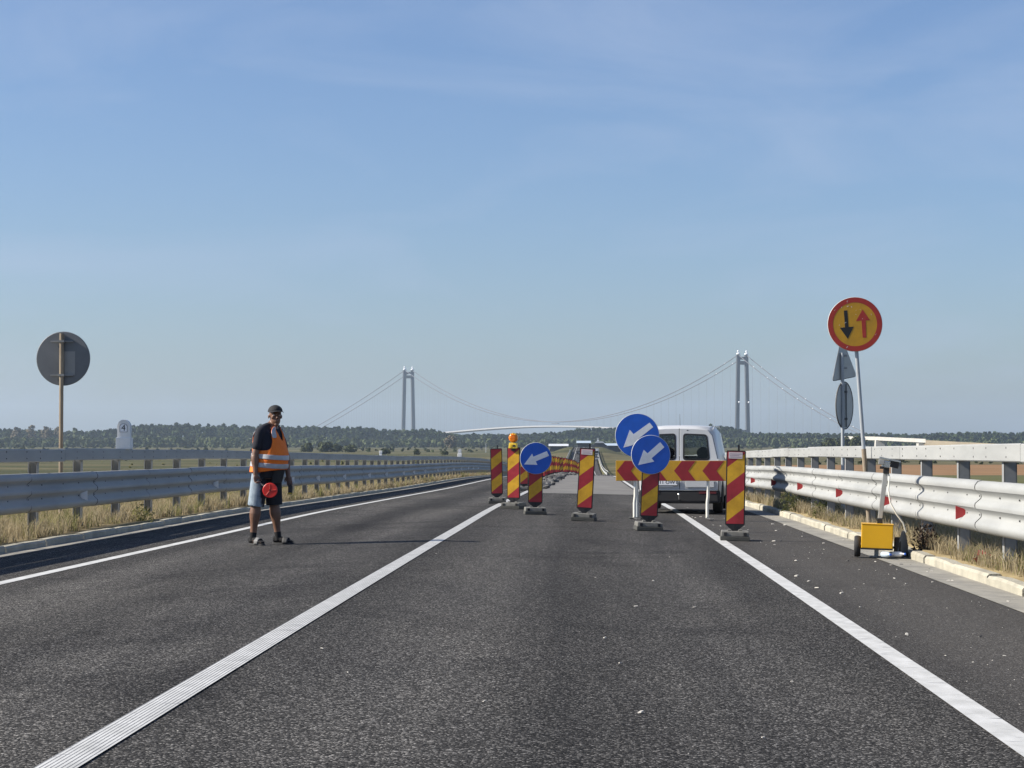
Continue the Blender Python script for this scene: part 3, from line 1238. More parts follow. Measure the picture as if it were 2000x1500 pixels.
# amber lamp on the board
lp = empty('warning_lamp', bB.location + bB.rotation_euler.to_matrix() @ Vector((0, -.005, 1.20)))
lp.rotation_euler = bB.rotation_euler
tag(lp, 'yellow battery lamp with amber lens on a striped board', 'warning lamp')
g = G().box((0, -.03, .075), (.185, .10, .115), bev=.012, taper=.86)
lb = g.build('battery_case', M['lamp_yellow'], lp)
G().box((.03, -.083, .07), (.035, .008, .045)).build('latch', M['black_m'], lb)
for k in range(3):
    G().box((-.045 + k * .018, -.083, .07), (.006, .006, .06)).build('rib', M['lamp_yellow'], lb)
G().box((0, -.03, -.004), (.07, .05, .06)).build('mount', M['black'], lp)
g = G()
n = 28
ring = lambda rad, yy: [Vector((math.cos(2 * math.pi * k / n) * rad, yy, .23 + math.sin(2 * math.pi * k / n) * rad)) for k in range(n)]
g.loft([ring(.06, -.085), ring(.085, -.07), ring(.094, -.045), ring(.094, -.015), ring(.085, .01), ring(.06, .025)])
autosmooth(g.build('lens', M['amber'], lp), 60)
for k in range(-2, 3):
    G().box((0, -.09, .23 + k * .03), (.12 - abs(k) * .02, .012, .012)).build('lens_rib', M['amber'], lp)
for k in range(-1, 2):
    G().box((k * .045, -.03, .315 - abs(k) * .012), (.03, .09, .03), bev=.006).build('lens_rib', M['lamp_yellow'], lp)

# ------------------------------------------------------------------ chevron barrier
ch = empty('chevron_barrier', (1.49, 36.6, float(zr(1.49, 36.6)) + .003), R(-1.5))
tag(ch, 'long red and yellow chevron barrier on two white legs behind the van-side boards', 'barrier')
W, H0, H1 = .99, .69, 1.05
G().box((0, 0, (H0 + H1) / 2), (2 * W, .018, H1 - H0), bev=.006).build('barrier_board', M['yellow'], ch)
hh = (H1 - H0) / 2
zc = (H0 + H1) / 2
for tipx in (-.972, -.47, .044, .548):
    poly = [(tipx, zc), (tipx + .14, zc - hh + .004), (tipx + .385, zc - hh + .004), (tipx + .25, zc), (tipx + .385, zc + hh - .004), (tipx + .14, zc + hh - .004)]
    G().prism(poly, -.0125, -.0095).build('chevron', M['red'], ch)
for lx in (-.66, .635):
    g = G().tube([(lx, .03, .03), (lx, .035, .3), (lx + .015, .035, .42), (lx + .01, .035, .98)], .028, 12)
    lg = autosmooth(g.build('leg', M['white_plastic'], ch), 50)
    g = G().tube([(lx, .03, .05), (lx - .01, -.04, .03), (lx + .05, -.22, .018), (lx + .11, -.24, .018)], .012, 8)
    g.tube([(lx, .03, .05), (lx - .01, .12, .03), (lx - .01, .40, .018)], .012, 8)
    g.build('foot', M['boltdark'], lg)
# larger blue sign standing on the barrier's own post
bs = empty('arrow_sign', (.885, 36.75, float(zr(.885, 36.75))))
tag(bs, 'larger, darker blue arrow sign half hidden behind the smaller one', 'road sign', 'blue keep left signs')
G().tube([(.0, .03, 0.0), (0, .03, 1.75)], .022, 10).build('pole', M['pole'], bs)
G().box((0, .03, .015), (.30, .40, .03), bev=.006).build('foot', M['base_dark'], bs)
disc(bs, .395, 1.49, -.015, None, None, [(AR_B, M['sign_white'])], None, M['blue'], tilt=R(0))

# ------------------------------------------------------------------ yellow priority sign, leaning
ps = empty('priority_sign', (4.055, 29.7, float(gz(4.055, 29.7))), 0, 0, R(-3.9))
tag(ps, 'round yellow sign with red border and two opposite arrows on a leaning pole', 'road sign')
G().tube([(0, 0, -.2), (0, 0, 1.20)], .034, 12).build('lower_sleeve', M['rust_pole'], ps)
G().tube([(0, 0, 1.1), (0, 0, 3.38)], .028, 12).build('pole', M['pole'], ps)
AR_DN = [(-.405, .5), (-.365, -.11), (-.555, -.125), (-.265, -.535), (-.05, -.085), (-.235, -.10), (-.28, .51)]
AR_UP = [(.275, .54), (.035, .115), (.235, .135), (.275, -.49), (.41, -.49), (.39, .14), (.545, .15)]
pd = disc(ps, .395, 3.0, -.045, None, .80, [(AR_DN, M['ink2']), (AR_UP, M['red_sign'])], None, M['yellow_sign'], tilt=R(3.9))
rr = random.Random(4)
for k in range(16):   # scratches where the sheeting has chipped
    a = rr.uniform(0, 6.28)
    q = rr.uniform(.3, .95) * .395
    l = rr.uniform(.006, .03)
    e = Matrix.Rotation(rr.uniform(0, 3.14), 3, 'Y')
    G().box((math.cos(a) * q, -.0108, math.sin(a) * q), (l, .001, rr.uniform(.002, .006)), rot=e).build('scratch', M['sign_white'], pd)
G().box((0, -.015, 3.15), (.10, .03, .03)).build('clamp', M['zinc_d'], ps)
G().box((0, -.015, 2.85), (.10, .03, .03)).build('clamp', M['zinc_d'], ps)

# ------------------------------------------------------------------ sign post seen from behind (right)
sp = empty('sign_post', (4.70, 38.0, float(gz(4.7, 38.0))))
tag(sp, 'steel post with the grey backs of a triangle and a turned round sign', 'road sign')
G().tube([(0, 0, -.2), (0, 0, 3.0)], .033, 12).build('pole', M['pole'], sp)
# round plate turned edge-on
g = G()
n = 48
ring = lambda rad, yy: [Vector((math.cos(2 * math.pi * k / n) * rad, yy, math.sin(2 * math.pi * k / n) * rad)) for k in range(n)]
g.loft([ring(.44, 0), ring(.445, .004), ring(.445, .012), ring(.44, .016)])
o = g.build('round_plate', M['sign_back_g'], sp)
o.location = (.055, .145, 2.03)
o.rotation_euler = (0, 0, R(62))
g = G()
vs = ring(.446, -.006) + ring(.425, -.006) + ring(.446, .012) + ring(.425, .012)
fs = []
for k in range(n):
    k2 = (k + 1) % n
    fs += [(k, k2, n + k2, n + k), (2 * n + k, 3 * n + k, 3 * n + k2, 2 * n + k2), (k, 2 * n + k, 2 * n + k2, k2), (n + k, n + k2, 3 * n + k2, 3 * n + k)]
g.add(vs, fs)
g.build('rim', M['boltdark'], o)
for k in (-.06, .06):
    G().box((k, -.012, 0), (.03, .015, .8)).build('stiffener', M['sign_back'], o)
for zz in (1.78, 2.28):
    G().box((.04, .05, zz), (.10, .10, .035)).build('clamp', M['boltdark'], sp)
# triangle plate
g = G()
tri = [(-.45, 0), (.45, 0), (0, .78)]


def round_poly(poly, r, k=5):
    out = []
    m_ = len(poly)
    for i in range(m_):
        a, b, c = (Vector(poly[(i + j) % m_]) for j in (-1, 0, 1))
        u, v = (a - b).normalized(), (c - b).normalized()
        for q in range(k):
            t = q / (k - 1)
            p = b + u * r * (1 - t) ** 2 + v * r * t ** 2
            out.append((p.x, p.y))
    return out


g.prism(round_poly(tri, .09), 0, .014)
o = g.build('triangle_plate', M['sign_back_g'], sp)
o.location = (.06, .15, 2.53)
o.rotation_euler = (0, R(-7), R(53))
G().prism(round_poly([(-.46, -.012), (.46, -.012), (0, .80)], .1), .004, .010).build('rim', M['boltdark'], o)
for zz in (2.72, 2.95):
    G().box((.04, .05, zz), (.10, .10, .035)).build('clamp', M['zinc'], sp)

# ------------------------------------------------------------------ sign seen from behind (left)
ls = empty('sign_post', (-8.71, 33.6, float(gz(-8.71, 33.6))))
tag(ls, 'rusty pole with the dark back of a large round sign behind the left guardrail', 'road sign')
zb = -float(gz(-8.63, 33.6))
G().tube([(0, 0, -.2), (0, 0, zb + 2.97)], .036, 12).build('pole', M['rust_pole'], ls)
zcn = zb + 1.16 + (865 - 699) * 33.6 / 4000
g = G()
g.loft([ring(.44, 0), ring(.45, .006), ring(.45, .022), ring(.44, .026)])
o = g.build('round_plate', M['sign_back'], ls)
o.location = (.015, .04, zcn)
G().prism([(.03, -.28), (.20, -.28), (.20, .12), (.03, .12)], -.004, .002).build('sunlit_patch', M['sign_back_lit'], o)  # paler plate: grazing sunlight on the sign back, put into colour
for dz in (-.275, .285):
    b_ = G().box((0, .018, zcn + dz), (.38, .02, .022)).build('bracket', M['zinc_d'], ls)
    G().box((0, -.004, zcn + dz), (.10, .075, .034)).build('clamp', M['zinc_d'], ls)

# ------------------------------------------------------------------ kilometre markers mounted on the left guardrail
def km_marker(x, y, label, digit):
    r_ = tag(empty('kilometre_marker', (x, y, float(P(y)) + 1.18)), label, 'kilometre marker', 'kilometre markers on the left guardrail')
    G().box((0, 0, .0975), (.26, .16, .195), bev=.015).build('plinth', M['stone'], r_)
    zt_ = .49
    hw_ = .105
    pts = [(-hw_, .185), (hw_, .185), (hw_, zt_ - hw_)] + [(hw_ * math.cos(a), zt_ - hw_ + hw_ * math.sin(a)) for a in np.linspace(.2, math.pi - .2, 9)] + [(-hw_, zt_ - hw_)]
    st = G().prism(pts, -.065, .065).build('head', M['stone'], r_)
    q = [(-.058, .29), (.058, .29), (.058, .375)] + [(.058 * math.cos(a), .375 + .045 * math.sin(a)) for a in np.linspace(.2, math.pi - .2, 7)] + [(-.058, .375)]
    pl = G().prism(q, -.0700, -.0640).build('number_plate', M['white_refl'], st)
    G().prism([(a * 1.12, .352 + (c - .352) * 1.09) for a, c in q], -.0680, -.0645).build('plate_edge', M['boltdark'], st)
    if digit:
        text_mesh('number', digit, .145, M['ink2'], pl, (0, -.0712, .352), xs=1.0)
    return r_


km_marker(-7.70, 33.8, 'white kilometre marker with number 4 on the left guardrail', '4')
km_marker(-7.70, 123, 'small distant white kilometre marker on the far left guardrail', '')
km = tag(empty('marker_box', (-7.70, 76, float(P(76)) + 1.18)), 'tiny white marker box on the left guardrail beside field shrubs', 'marker')
G().box((0, 0, .045), (.09, .08, .09), bev=.006).build('foot', M['stone'], km)
G().box((0, 0, .135), (.11, .09, .09), bev=.01).build('cap', M['stone'], km)

# ------------------------------------------------------------------ yellow cart with signal mast
ct = empty('signal_cart', (3.40, 24.35, float(zr(3.4, 24.35)) + .004), R(-7), 0, R(2))
tag(ct, 'small yellow two-wheeled signal cart with grey mast by the right kerb', 'cart')
bx = G().box((0, 0, .255), (.365, .30, .28), bev=.008).build('cabinet', M['box_yellow'], ct)
G().box((0, 0, .108), (.37, .31, .018)).build('bottom_rim', M['black'], bx)
G().box((.0, 0, .399), (.375, .31, .010), bev=.003).build('lid', M['box_yellow'], bx)
for sx_, dy in ((-.225, 0), (.24, .03)):
    wv = []
    prof = [(-.035, .085), (-.038, .11), (-.028, .123), (.0, .127), (.028, .123), (.038, .11), (.035, .085)]
    n = 28
    rings = [[Vector((px, math.cos(2 * math.pi * k / n) * rr_, math.sin(2 * math.pi * k / n) * rr_)) for k in range(n)] for px, rr_ in prof]
    wt = autosmooth(G().loft(rings, cap=False).build('wheel', M['rubber'], ct), 50)
    wt.location = (sx_, dy, .127)
    rings = [[Vector((px, math.cos(2 * math.pi * k / n) * rr_, math.sin(2 * math.pi * k / n) * rr_)) for k in range(n)] for px, rr_ in ((-.03, .088), (-.012, .06), (-.012, .02), (.012, .02), (.012, .06), (.03, .088))]
    G().loft(rings).build('rim', M['zinc_d'], wt)
G().tube([(-.25, .02, .127), (.27, .02, .127)], .014, 8).build('axle', M['boltdark'], ct)
# mudguard-like steel shoe behind the right wheel
g = G().prism([(-.13, 0), (.13, 0), (.125, .14), (.07, .25), (.03, .31), (.0, .325), (-.04, .30), (-.09, .22), (-.13, .12)], -.006, .006)
o = g.build('wheel_plate', M['sign_back'], ct)
o.location = (.305, .02, .01)
o.rotation_euler = (0, 0, R(62))
G().box((.0, .05, .05), (.05, .05, .12)).build('leg', M['pole'], ct)
G().box((.10, .02, .012), (.36, .20, .012)).build('tray', M['zinc_d'], ct)
G().box((.03, .06, .43), (.062, .062, .07)).build('mast_socket', M['black'], ct)
mst = G().box((0, 0, .28), (.055, .055, .56), bev=.006).build('mast', M['zinc'], ct)
mst.location = (.03, .06, .455)
mst.rotation_euler = (0, R(5), 0)
hd = empty('sensor_head')
hd.parent = ct
hd.location = (.085, .05, 1.03)
hd.rotation_euler = (0, R(4), 0)
G().box((.0, 0, .0), (.07, .07, .07), bev=.006).build('joint', M['black'], hd)
G().box((-.01, -.03, .075), (.10, .10, .085), bev=.01).build('housing', M['chrome'], hd)
G().box((-.065, -.06, .095), (.07, .09, .06), bev=.008).build('camera_pod', M['zinc_d'], hd)
G().box((.03, 0, .135), (.25, .20, .018), rot=Matrix.Rotation(R(6), 3, 'Y')).build('solar_panel', M['chrome'], hd)
G().box((.08, .01, .085), (.12, .15, .085), rot=Matrix.Rotation(R(8), 3, 'Y'), bev=.01).build('lamp_hood', M['black'], hd)
G().box((-.055, -.08, .03), (.05, .02, .03)).build('bracket', M['black'], hd)
pts = [(.10, .06, 1.04), (.125, .03, .95), (.115, 0, .80), (.14, -.02, .66), (.22, -.02, .52), (.30, 0, .42), (.335, .02, .31)]
cb = autosmooth(G().tube([Vector(p) for p in pts], .0095, 8).build('cable', M['white_plastic'], ct), 60)
# plastic bottles left under the cart
for i, (bx_, by_, lab) in enumerate(((3.45, 24.2, 'clear plastic bottle lying under the yellow cart, left one'), (3.54, 24.28, 'clear plastic bottle lying under the yellow cart, right one'))):
    b_ = tag(empty('plastic_bottle', (bx_, by_, float(zr(bx_, by_)) + .052), R(20 + 40 * i), R(88)), lab, 'bottle')
    rings = []
    for zz, rr_ in ((0, .028), (.01, .033), (.10, .033), (.15, .028), (.17, .012), (.19, .012)):
        rings.append([Vector((math.cos(2 * math.pi * k / 14) * rr_, math.sin(2 * math.pi * k / 14) * rr_, zz)) for k in range(14)])
    bt = autosmooth(G().loft(rings).build('bottle_body', M['roofb'] if i == 0 else M['white_refl'], b_), 60)
    G().tube([(0, 0, .19), (0, 0, .205)], .014, 10).build('cap', M['blue'], b_)
rag = G()
rg = random.Random(9)
for k in range(26):
    a = rg.uniform(0, 6.28)
    p = Vector((math.cos(a) * .09 * rg.random(), math.sin(a) * .16 * rg.random(), .02 + .06 * rg.random()))
    s_ = rg.uniform(.03, .06)
    e = Euler((rg.uniform(-1, 1), rg.uniform(-1, 1), rg.uniform(0, 6))).to_matrix()
    rag.add([p + e @ Vector(v) for v in ((-s_, -s_, 0), (s_, -s_, .01), (s_, s_, 0), (-s_, s_, -.01))], [(0, 1, 2, 3)])
o = rag.build('cloth_scrap', mat('faded_red_cloth', (.42, .10, .08), .9, color2=(.30, .07, .06), scale=20), recalc=False)
o.location = (4.12, 21.5, float(gz(4.12, 21.5)) + .02)
tag(o, 'crumpled faded red cloth in the dry grass at the right kerb', 'cloth')

# ------------------------------------------------------------------ debris and rubble
def scatter_chips(name, n, fx, fy, size, material, label, zoff=.004):
    V, Q = [], []
    cnt = 0
    rr = random.Random(hash(name) % 1000 if False else n)
    g = G()
    for k in range(n):
        x, y = fx(rr), fy(rr)
        s_ = size(rr)
        e = Euler((rr.uniform(-.2, .2), rr.uniform(-.2, .2), rr.uniform(0, 6.28))).to_matrix()
        g.box((x, y, float(zr(x, y)) + zoff + s_ * .18), (s_ * rr.uniform(1, 2), s_ * rr.uniform(.5, 1.2), s_ * rr.uniform(.15, .4)), rot=e, taper=rr.uniform(.5, .9))
    o = g.build(name, material, recalc=False)
    tag(o, label, 'debris', kind='stuff')
    return o


scatter_chips('stone_chips', 200, lambda r: r.uniform(1.95, 3.7), lambda r: 10 * (46 / 10) ** r.random(), lambda r: .005 + .026 * r.random() ** 4, M['chip'], 'pale stone chips scattered over the right shoulder')
scatter_chips('stone_chips', 70, lambda r: r.uniform(-1.7, 1.7), lambda r: 7.5 * (60 / 7.5) ** r.random(), lambda r: .004 + .014 * r.random() ** 3, M['chip'], 'few pale stone chips on the closed lane')
scatter_chips('asphalt_crumbs', 60, lambda r: r.uniform(2.6, 3.7), lambda r: 12 * (40 / 12) ** r.random(), lambda r: .006 + .02 * r.random() ** 3, M['rubble'], 'dark asphalt crumbs along the right gutter')


def lump(g, c, s, rr):
    bm = bmesh.new()
    bmesh.ops.create_icosphere(bm, subdivisions=1, radius=1)
    for v in bm.verts:
        v.co = Vector((v.co.x * s[0], v.co.y * s[1], v.co.z * s[2])) * rr.uniform(.7, 1.25)
    bm.verts.index_update()
    e = Euler((rr.uniform(-.3, .3), rr.uniform(-.3, .3), rr.uniform(0, 6.28))).to_matrix()
    g.add([Vector(c) + e @ v.co for v in bm.verts], [tuple(v.index for v in f.verts) for f in bm.faces])
    bm.free()


g = G()
rr = random.Random(8)
for k in range(420):
    y = 72 + 80 * rr.random()
    x = -1.78 + rr.gauss(0, .16) + max(0, (y - 140)) * .05
    s_ = rr.uniform(.05, .17)
    lump(g, (x, y, float(zr(x, y)) + s_ * .25 + .05 * rr.random()), (s_, s_ * 1.3, s_ * .8), rr)
for k in range(260):
    y = 150 + rr.gauss(0, 1.0)
    x = rr.uniform(-1.6, 1.8)
    s_ = rr.uniform(.04, .11)
    lump(g, (x, y, float(zr(x, y)) + s_ * .2), (s_, s_ * 1.3, s_ * .6), rr)
tag(g.build('rubble', M['rubble']), 'ridge of broken asphalt rubble along the row of striped boards', 'rubble', kind='stuff')


# ================================================================== van
def glass_mat(name, tint, refl=.08):
    m = bpy.data.materials.new(name)
    m.use_nodes = True
    t = m.node_tree
    t.nodes.clear()
    out = t.nodes.new('ShaderNodeOutputMaterial')
    tr = t.nodes.new('ShaderNodeBsdfTransparent')
    tr.inputs['Color'].default_value = (*tint, 1)
    gl = t.nodes.new('ShaderNodeBsdfGlossy')
    gl.inputs['Roughness'].default_value = .03
    fr = t.nodes.new('ShaderNodeFresnel')
    fr.inputs['IOR'].default_value = 1.45
    mxs = t.nodes.new('ShaderNodeMixShader')
    t.links.new(fr.outputs[0], mxs.inputs[0])
    t.links.new(tr.outputs[0], mxs.inputs[1])
    t.links.new(gl.outputs[0], mxs.inputs[2])
    t.links.new(mxs.outputs[0], out.inputs['Surface'])
    return m


M['glass'] = glass_mat('tinted_glass', (.42, .45, .46))
M['clear_glass'] = glass_mat('clear_glass', (.85, .88, .88))
M['liner'] = mat('van_liner', (.035, .036, .04), .9)


def make_van():
    root = empty('parked_van')

    def ringpts(y, w, wt, zt, zb=.24, sh=1.0, ins=0.0):
        belt = min(1.06, zt - .07)
        mid = min(.93, belt - .05)
        r = [(0, zb), (.86 * w, zb), (w * .985, zb + .10), (w, .62), (w, mid), (w * .985, belt), (wt, max(zt - .14, belt + .02)), (wt - .09, zt - .03), (wt * .45, zt - .006), (0, zt)]
        r = [(max(0, a - ins) if a > 0 else 0, c + (ins if k < 2 else (-ins if k > 6 else 0))) for k, (a, c) in enumerate(r)]
        full = r + [(-a, c) for a, c in reversed(r[1:-1])]
        return [Vector((a, y, c)) for a, c in full]
    st = [(.035, .775, .655, 1.690), (.09, .80, .685, 1.735), (.25, .815, .70, 1.755), (.9, .825, .71, 1.765), (1.55, .825, .71, 1.765), (1.66, .825, .71, 1.764), (2.42, .82, .70, 1.735),
          (2.55, .82, .695, 1.70), (3.16, .81, .72, 1.13), (3.75, .78, .66, 1.00), (3.98, .70, .58, .88), (4.06, .60, .50, .70)]
    n = 18

    def shell(ins, name, material, glass=None):
        rings = [ringpts(*s, ins=ins) for s in st]
        V, F, GL, WS = [], [], [], []
        for r in rings:
            V += r
        for i in range(len(rings) - 1):
            for k in range(n):
                k2 = (k + 1) % n
                f = (i * n + k, i * n + k2, (i + 1) * n + k2, (i + 1) * n + k)
                side = k in (5, 12)
                top = k in (6, 7, 8, 9, 10, 11)
                if i == 7 and top:
                    WS.append(f)
                elif i == 5 and side:
                    GL.append(f)
                elif i in (6, 7) and side:
                    GL.append(f) if i == 7 else F.append(f)
                else:
                    F.append(f)
        F.append(tuple((len(rings) - 1) * n + k for k in range(n)))
        o = addmesh(name, V, F, material, root)
        autosmooth(o, 38)
        if glass:
            addmesh('windscreen', V, WS, M['clear_glass'], root, True)
            addmesh('side_window', V, GL, M['glass'], root)
        return o
    body = shell(0, 'body', M['van'], True)
    shell(.025, 'inner_lining', M['liner'])
    # rear doors with window openings
    outline = [(.0, .47), (.76, .47), (.772, .62), (.772, .93), (.762, 1.06), (.652, 1.55), (.565, 1.662), (.30, 1.684), (0, 1.69)]

    def door(s):
        c = Vector((.325, 1.325))
        poly = [(.006 if a == 0 else a - .006, z) for a, z in outline]
        win = [(.07, 1.065), (.60, 1.065), (.545, 1.57), (.075, 1.59)]
        winr = round_poly(win, .07, 6)
        angs = sorted([math.atan2(z - c.y, a - c.x) for a, z in poly] + [math.atan2(z - c.y, a - c.x) for a, z in winr])
        angs = [a for i, a in enumerate(angs) if i == 0 or a - angs[i - 1] > 1e-4]

        def cast(pl, a):
            dx, dz = math.cos(a), math.sin(a)
            best = None
            for i in range(len(pl)):
                p, q = pl[i], pl[(i + 1) % len(pl)]
                ex, ez = q[0] - p[0], q[1] - p[1]
                den = dx * ez - dz * ex
                if abs(den) < 1e-9:
                    continue
                t = ((p[0] - c.x) * ez - (p[1] - c.y) * ex) / den
                u = ((p[0] - c.x) * dz - (p[1] - c.y) * dx) / den
                if t > 0 and -1e-6 <= u <= 1 + 1e-6 and (best is None or t < best):
                    best = t
            return (c.x + dx * best, c.y + dz * best)
        out_ = [cast(poly, a) for a in angs]
        inn = [cast(winr, a) for a in angs]

        def yb(z):
            # gentle forward lean of the rear above the belt
            return .0 + max(0, z - 1.0) * .035 - .012 * math.sin(min(1, max(0, (z - .47) / .6)) * 3.14)
        m = len(angs)
        rings = [[Vector((s * a, yb(z) + .04, z)) for a, z in out_], [Vector((s * a, yb(z) + .006, z)) for a, z in out_],
                 [Vector((s * (a + (c.x - a) * .02), yb(z), z + (c.y - z) * .02)) for a, z in out_],
                 [Vector((s * a, yb(z), z)) for a, z in inn], [Vector((s * a, yb(z) + .04, z)) for a, z in inn]]
        g = G().loft(rings, cap=False)
        d_ = autosmooth(g.build('rear_door', M['van'], root), 30)
        # rubber seal and pane
        shr = lambda k, pts, y: [Vector((s * (a + (c.x - a) * k), yb(z) + y, z + (c.y - z) * k)) for a, z in pts]
        G().loft([shr(-.015, inn, -.004), shr(.10, inn, -.006), shr(.11, inn, .012), shr(-.01, inn, .012)], cap=False).build('window_seal', M['black'], d_)
        p = shr(.095, inn, .003)
        addmesh('window_pane', p, [tuple(range(m))], M['glass'], d_)
        # pressed panel below the window and hinges
        G().box((s * .40, yb(.60) - .008, .60), (.56, .012, .14), bev=.005).build('pressed_panel', M['van'], d_)
        for z in (.72, 1.05):
            G().box((s * .765, .01, z), (.03, .04, .07), bev=.006).build('hinge', M['van'], d_)
        return d_
    dl = door(-1)
    dr = door(1)
    G().box((.03, -.03, .93), (.05, .03, .16), bev=.008).build('handle', M['black'], dr)
    pl = G().box((-.30, -.028, .625), (.52, .008, .112), bev=.002).build('number_plate', M['sign_white'], dl)
    G().box((-.30, -.025, .625), (.535, .006, .126), bev=.002).build('plate_frame', M['black'], dl)
    text_mesh('plate_text', 'TL 11 OWT', .098, M['ink2'], pl, (-.285, -.0335, .625), xs=1.02)
    # tail lamps up the rear corners
    for s in (-1, 1):
        q = G().box((s * .765, .045, .84), (.075, .10, .34), bev=.015, rot=Matrix.Rotation(s * R(-12), 3, 'Z')).build('tail_lamp', M['tail_red'], root)
        G().box((s * .768, .0, .76), (.06, .012, .08), bev=.004).build('clear_lens', M['white_refl'], q)
    # roof: high brake lamp, aerial, gutter lines
    G().box((.16, .03, 1.652), (.03, .02, .016)).build('washer_jet', M['black'], root)
    G().tube([(.0, .20, 1.75), (0, .13, 1.98)], [.004, .002], 6).build('aerial', M['black'], root)
    for s in (-1, 1):
        G().tube([(s * .655, .06, 1.66), (s * .675, .3, 1.735), (s * .69, 1.6, 1.745), (s * .68, 2.4, 1.705)], .012, 6).build('roof_gutter', M['van'], root)
    # bumper
    bm_ = G().box((0, .02, .345), (1.60, .26, .26), bev=.05).build('rear_bumper', M['black_m'], root)
    G().box((0, -.07, .474), (1.52, .10, .018), bev=.004).build('step_plate', M['chrome'], bm_)
    for s in (-1, 1):
        G().box((s * .56, -.112, .425), (.34, .012, .042), bev=.003).build('bumper_reflector', M['dull_red'], bm_)
    G().tube([(0, -.10, .28), (0, -.17, .30), (0, -.18, .37)], .014, 8).build('tow_hook', M['chrome'], bm_)
    G().sphere((0, -.18, .39), .025, 10, 7).build('tow_ball', M['chrome'], bm_)
    # wheels
    nn = 32
    for wy in (.62, 3.35):
        for s in (-1, 1):
            prof = [(-.085, .20), (-.095, .26), (-.085, .295), (-.05, .305), (.05, .305), (.085, .295), (.095, .26), (.085, .20)]
            rings = [[Vector((px, math.cos(2 * math.pi * k / nn) * r_, math.sin(2 * math.pi * k / nn) * r_)) for k in range(nn)] for px, r_ in prof]
            t_ = autosmooth(G().loft(rings, cap=False).build('wheel', M['rubber'], root), 40)
            t_.location = (s * .725, wy, .305)
            rings = [[Vector((px * s, math.cos(2 * math.pi * k / nn) * r_, math.sin(2 * math.pi * k / nn) * r_)) for k in range(nn)] for px, r_ in ((.075, .205), (.03, .16), (.05, .06), (.055, .02))]
            G().loft(rings).build('rim', M['zinc_d'], t_)
            # dark wheel well
            rings = [[Vector((px * s, math.cos(a) * .36, max(-.07, math.sin(a) * .36))) for a in np.linspace(-.2, math.pi + .2, 14)] for px in (.103, -.2)]
            o = G().loft(rings).build('wheel_arch', M['black_m'], root)
            o.location = (s * .725, wy, .305)
    G().box((0, 1.9, .26), (1.3, 3.2, .12)).build('underbody', M['black_m'], root)
    # seats and steering wheel seen through the glass
    for s in (-1, 1):
        q = G().box((s * .36, 1.95, .78), (.46, .14, .66), bev=.05, rot=Matrix.Rotation(R(10), 3, 'X')).build('seat', M['black_m'], root)
        G().sphere((s * .36, 1.88, 1.20), (.135, .06, .12), 16, 10).build('headrest', M['black_m'], q)
    G().box((0, 3.0, .95), (1.45, .4, .18), bev=.04).build('dashboard', M['black_m'], root)
    for s in (-1, 1):
        q = G().box((s * .93, 2.72, 1.10), (.20, .09, .20), bev=.03).build('door_mirror', M['black'], root)
        G().box((s * .84, 2.72, 1.04), (.08, .05, .05)).build('mirror_arm', M['black'], q)
    for s in (-1, 1):
        G().box((s * .60, 3.97, .74), (.24, .14, .18), bev=.04).build('headlamp', M['clear_glass'], root)
    return root


van = make_van()
van.location = (1.81, 40.6, float(zr(1.86, 41.5)))
van.rotation_euler = (0, 0, R(-6.5))
tag(van, 'white panel van with twin rear doors parked on the closed right lane', 'van')


# ================================================================== person
def fuse(g, voxel, name, material, parent, it=6):
    """one continuous skin over the collected shapes"""
    o = g.build(name, material, parent)
    m = o.modifiers.new('r', 'REMESH')
    m.mode = 'VOXEL'
    m.voxel_size = voxel
    m.use_smooth_shade = True
    s = o.modifiers.new('s', 'SMOOTH')
    s.factor = .5
    s.iterations = it
    dg = bpy.context.evaluated_depsgraph_get()
    me = bpy.data.meshes.new_from_object(o.evaluated_get(dg))
    o.modifiers.clear()
    o.data = me
    me.name = name
    if not me.materials:
        me.materials.append(material)
    me.polygons.foreach_set('use_smooth', [True] * len(me.polygons))
    return o


M['skin'] = mat('skin', (.185, .097, .060), .5, color2=(.14, .07, .043), scale=14)
M['tee'] = mat('navy_black_tshirt', (.012, .013, .02), .9, color2=(.018, .019, .028), scale=30, bump=.3, bscale=14)
M['vest'] = mat('orange_hi_vis', (.92, .20, .015), .75, color2=(.84, .17, .012), scale=9, bump=.5, bscale=11)
M['retro'] = mat('reflective_tape', (.46, .46, .47), .45, color2=(.36, .36, .38), scale=12)
M['sock'] = mat('black_sock', (.012, .012, .013), .95)
M['slide'] = mat('slide_sole', (.035, .035, .036), .7)
M['slide_w'] = mat('slide_strap', (.20, .20, .20), .7, color2=(.07, .07, .07), scale=40, ramp=(.45, .55))
M['cap'] = mat('black_cap', (.014, .014, .016), .85)
M['hair'] = mat('hair', (.012, .01, .009), .8)
M['eye'] = mat('eye', (.55, .52, .50), .2)


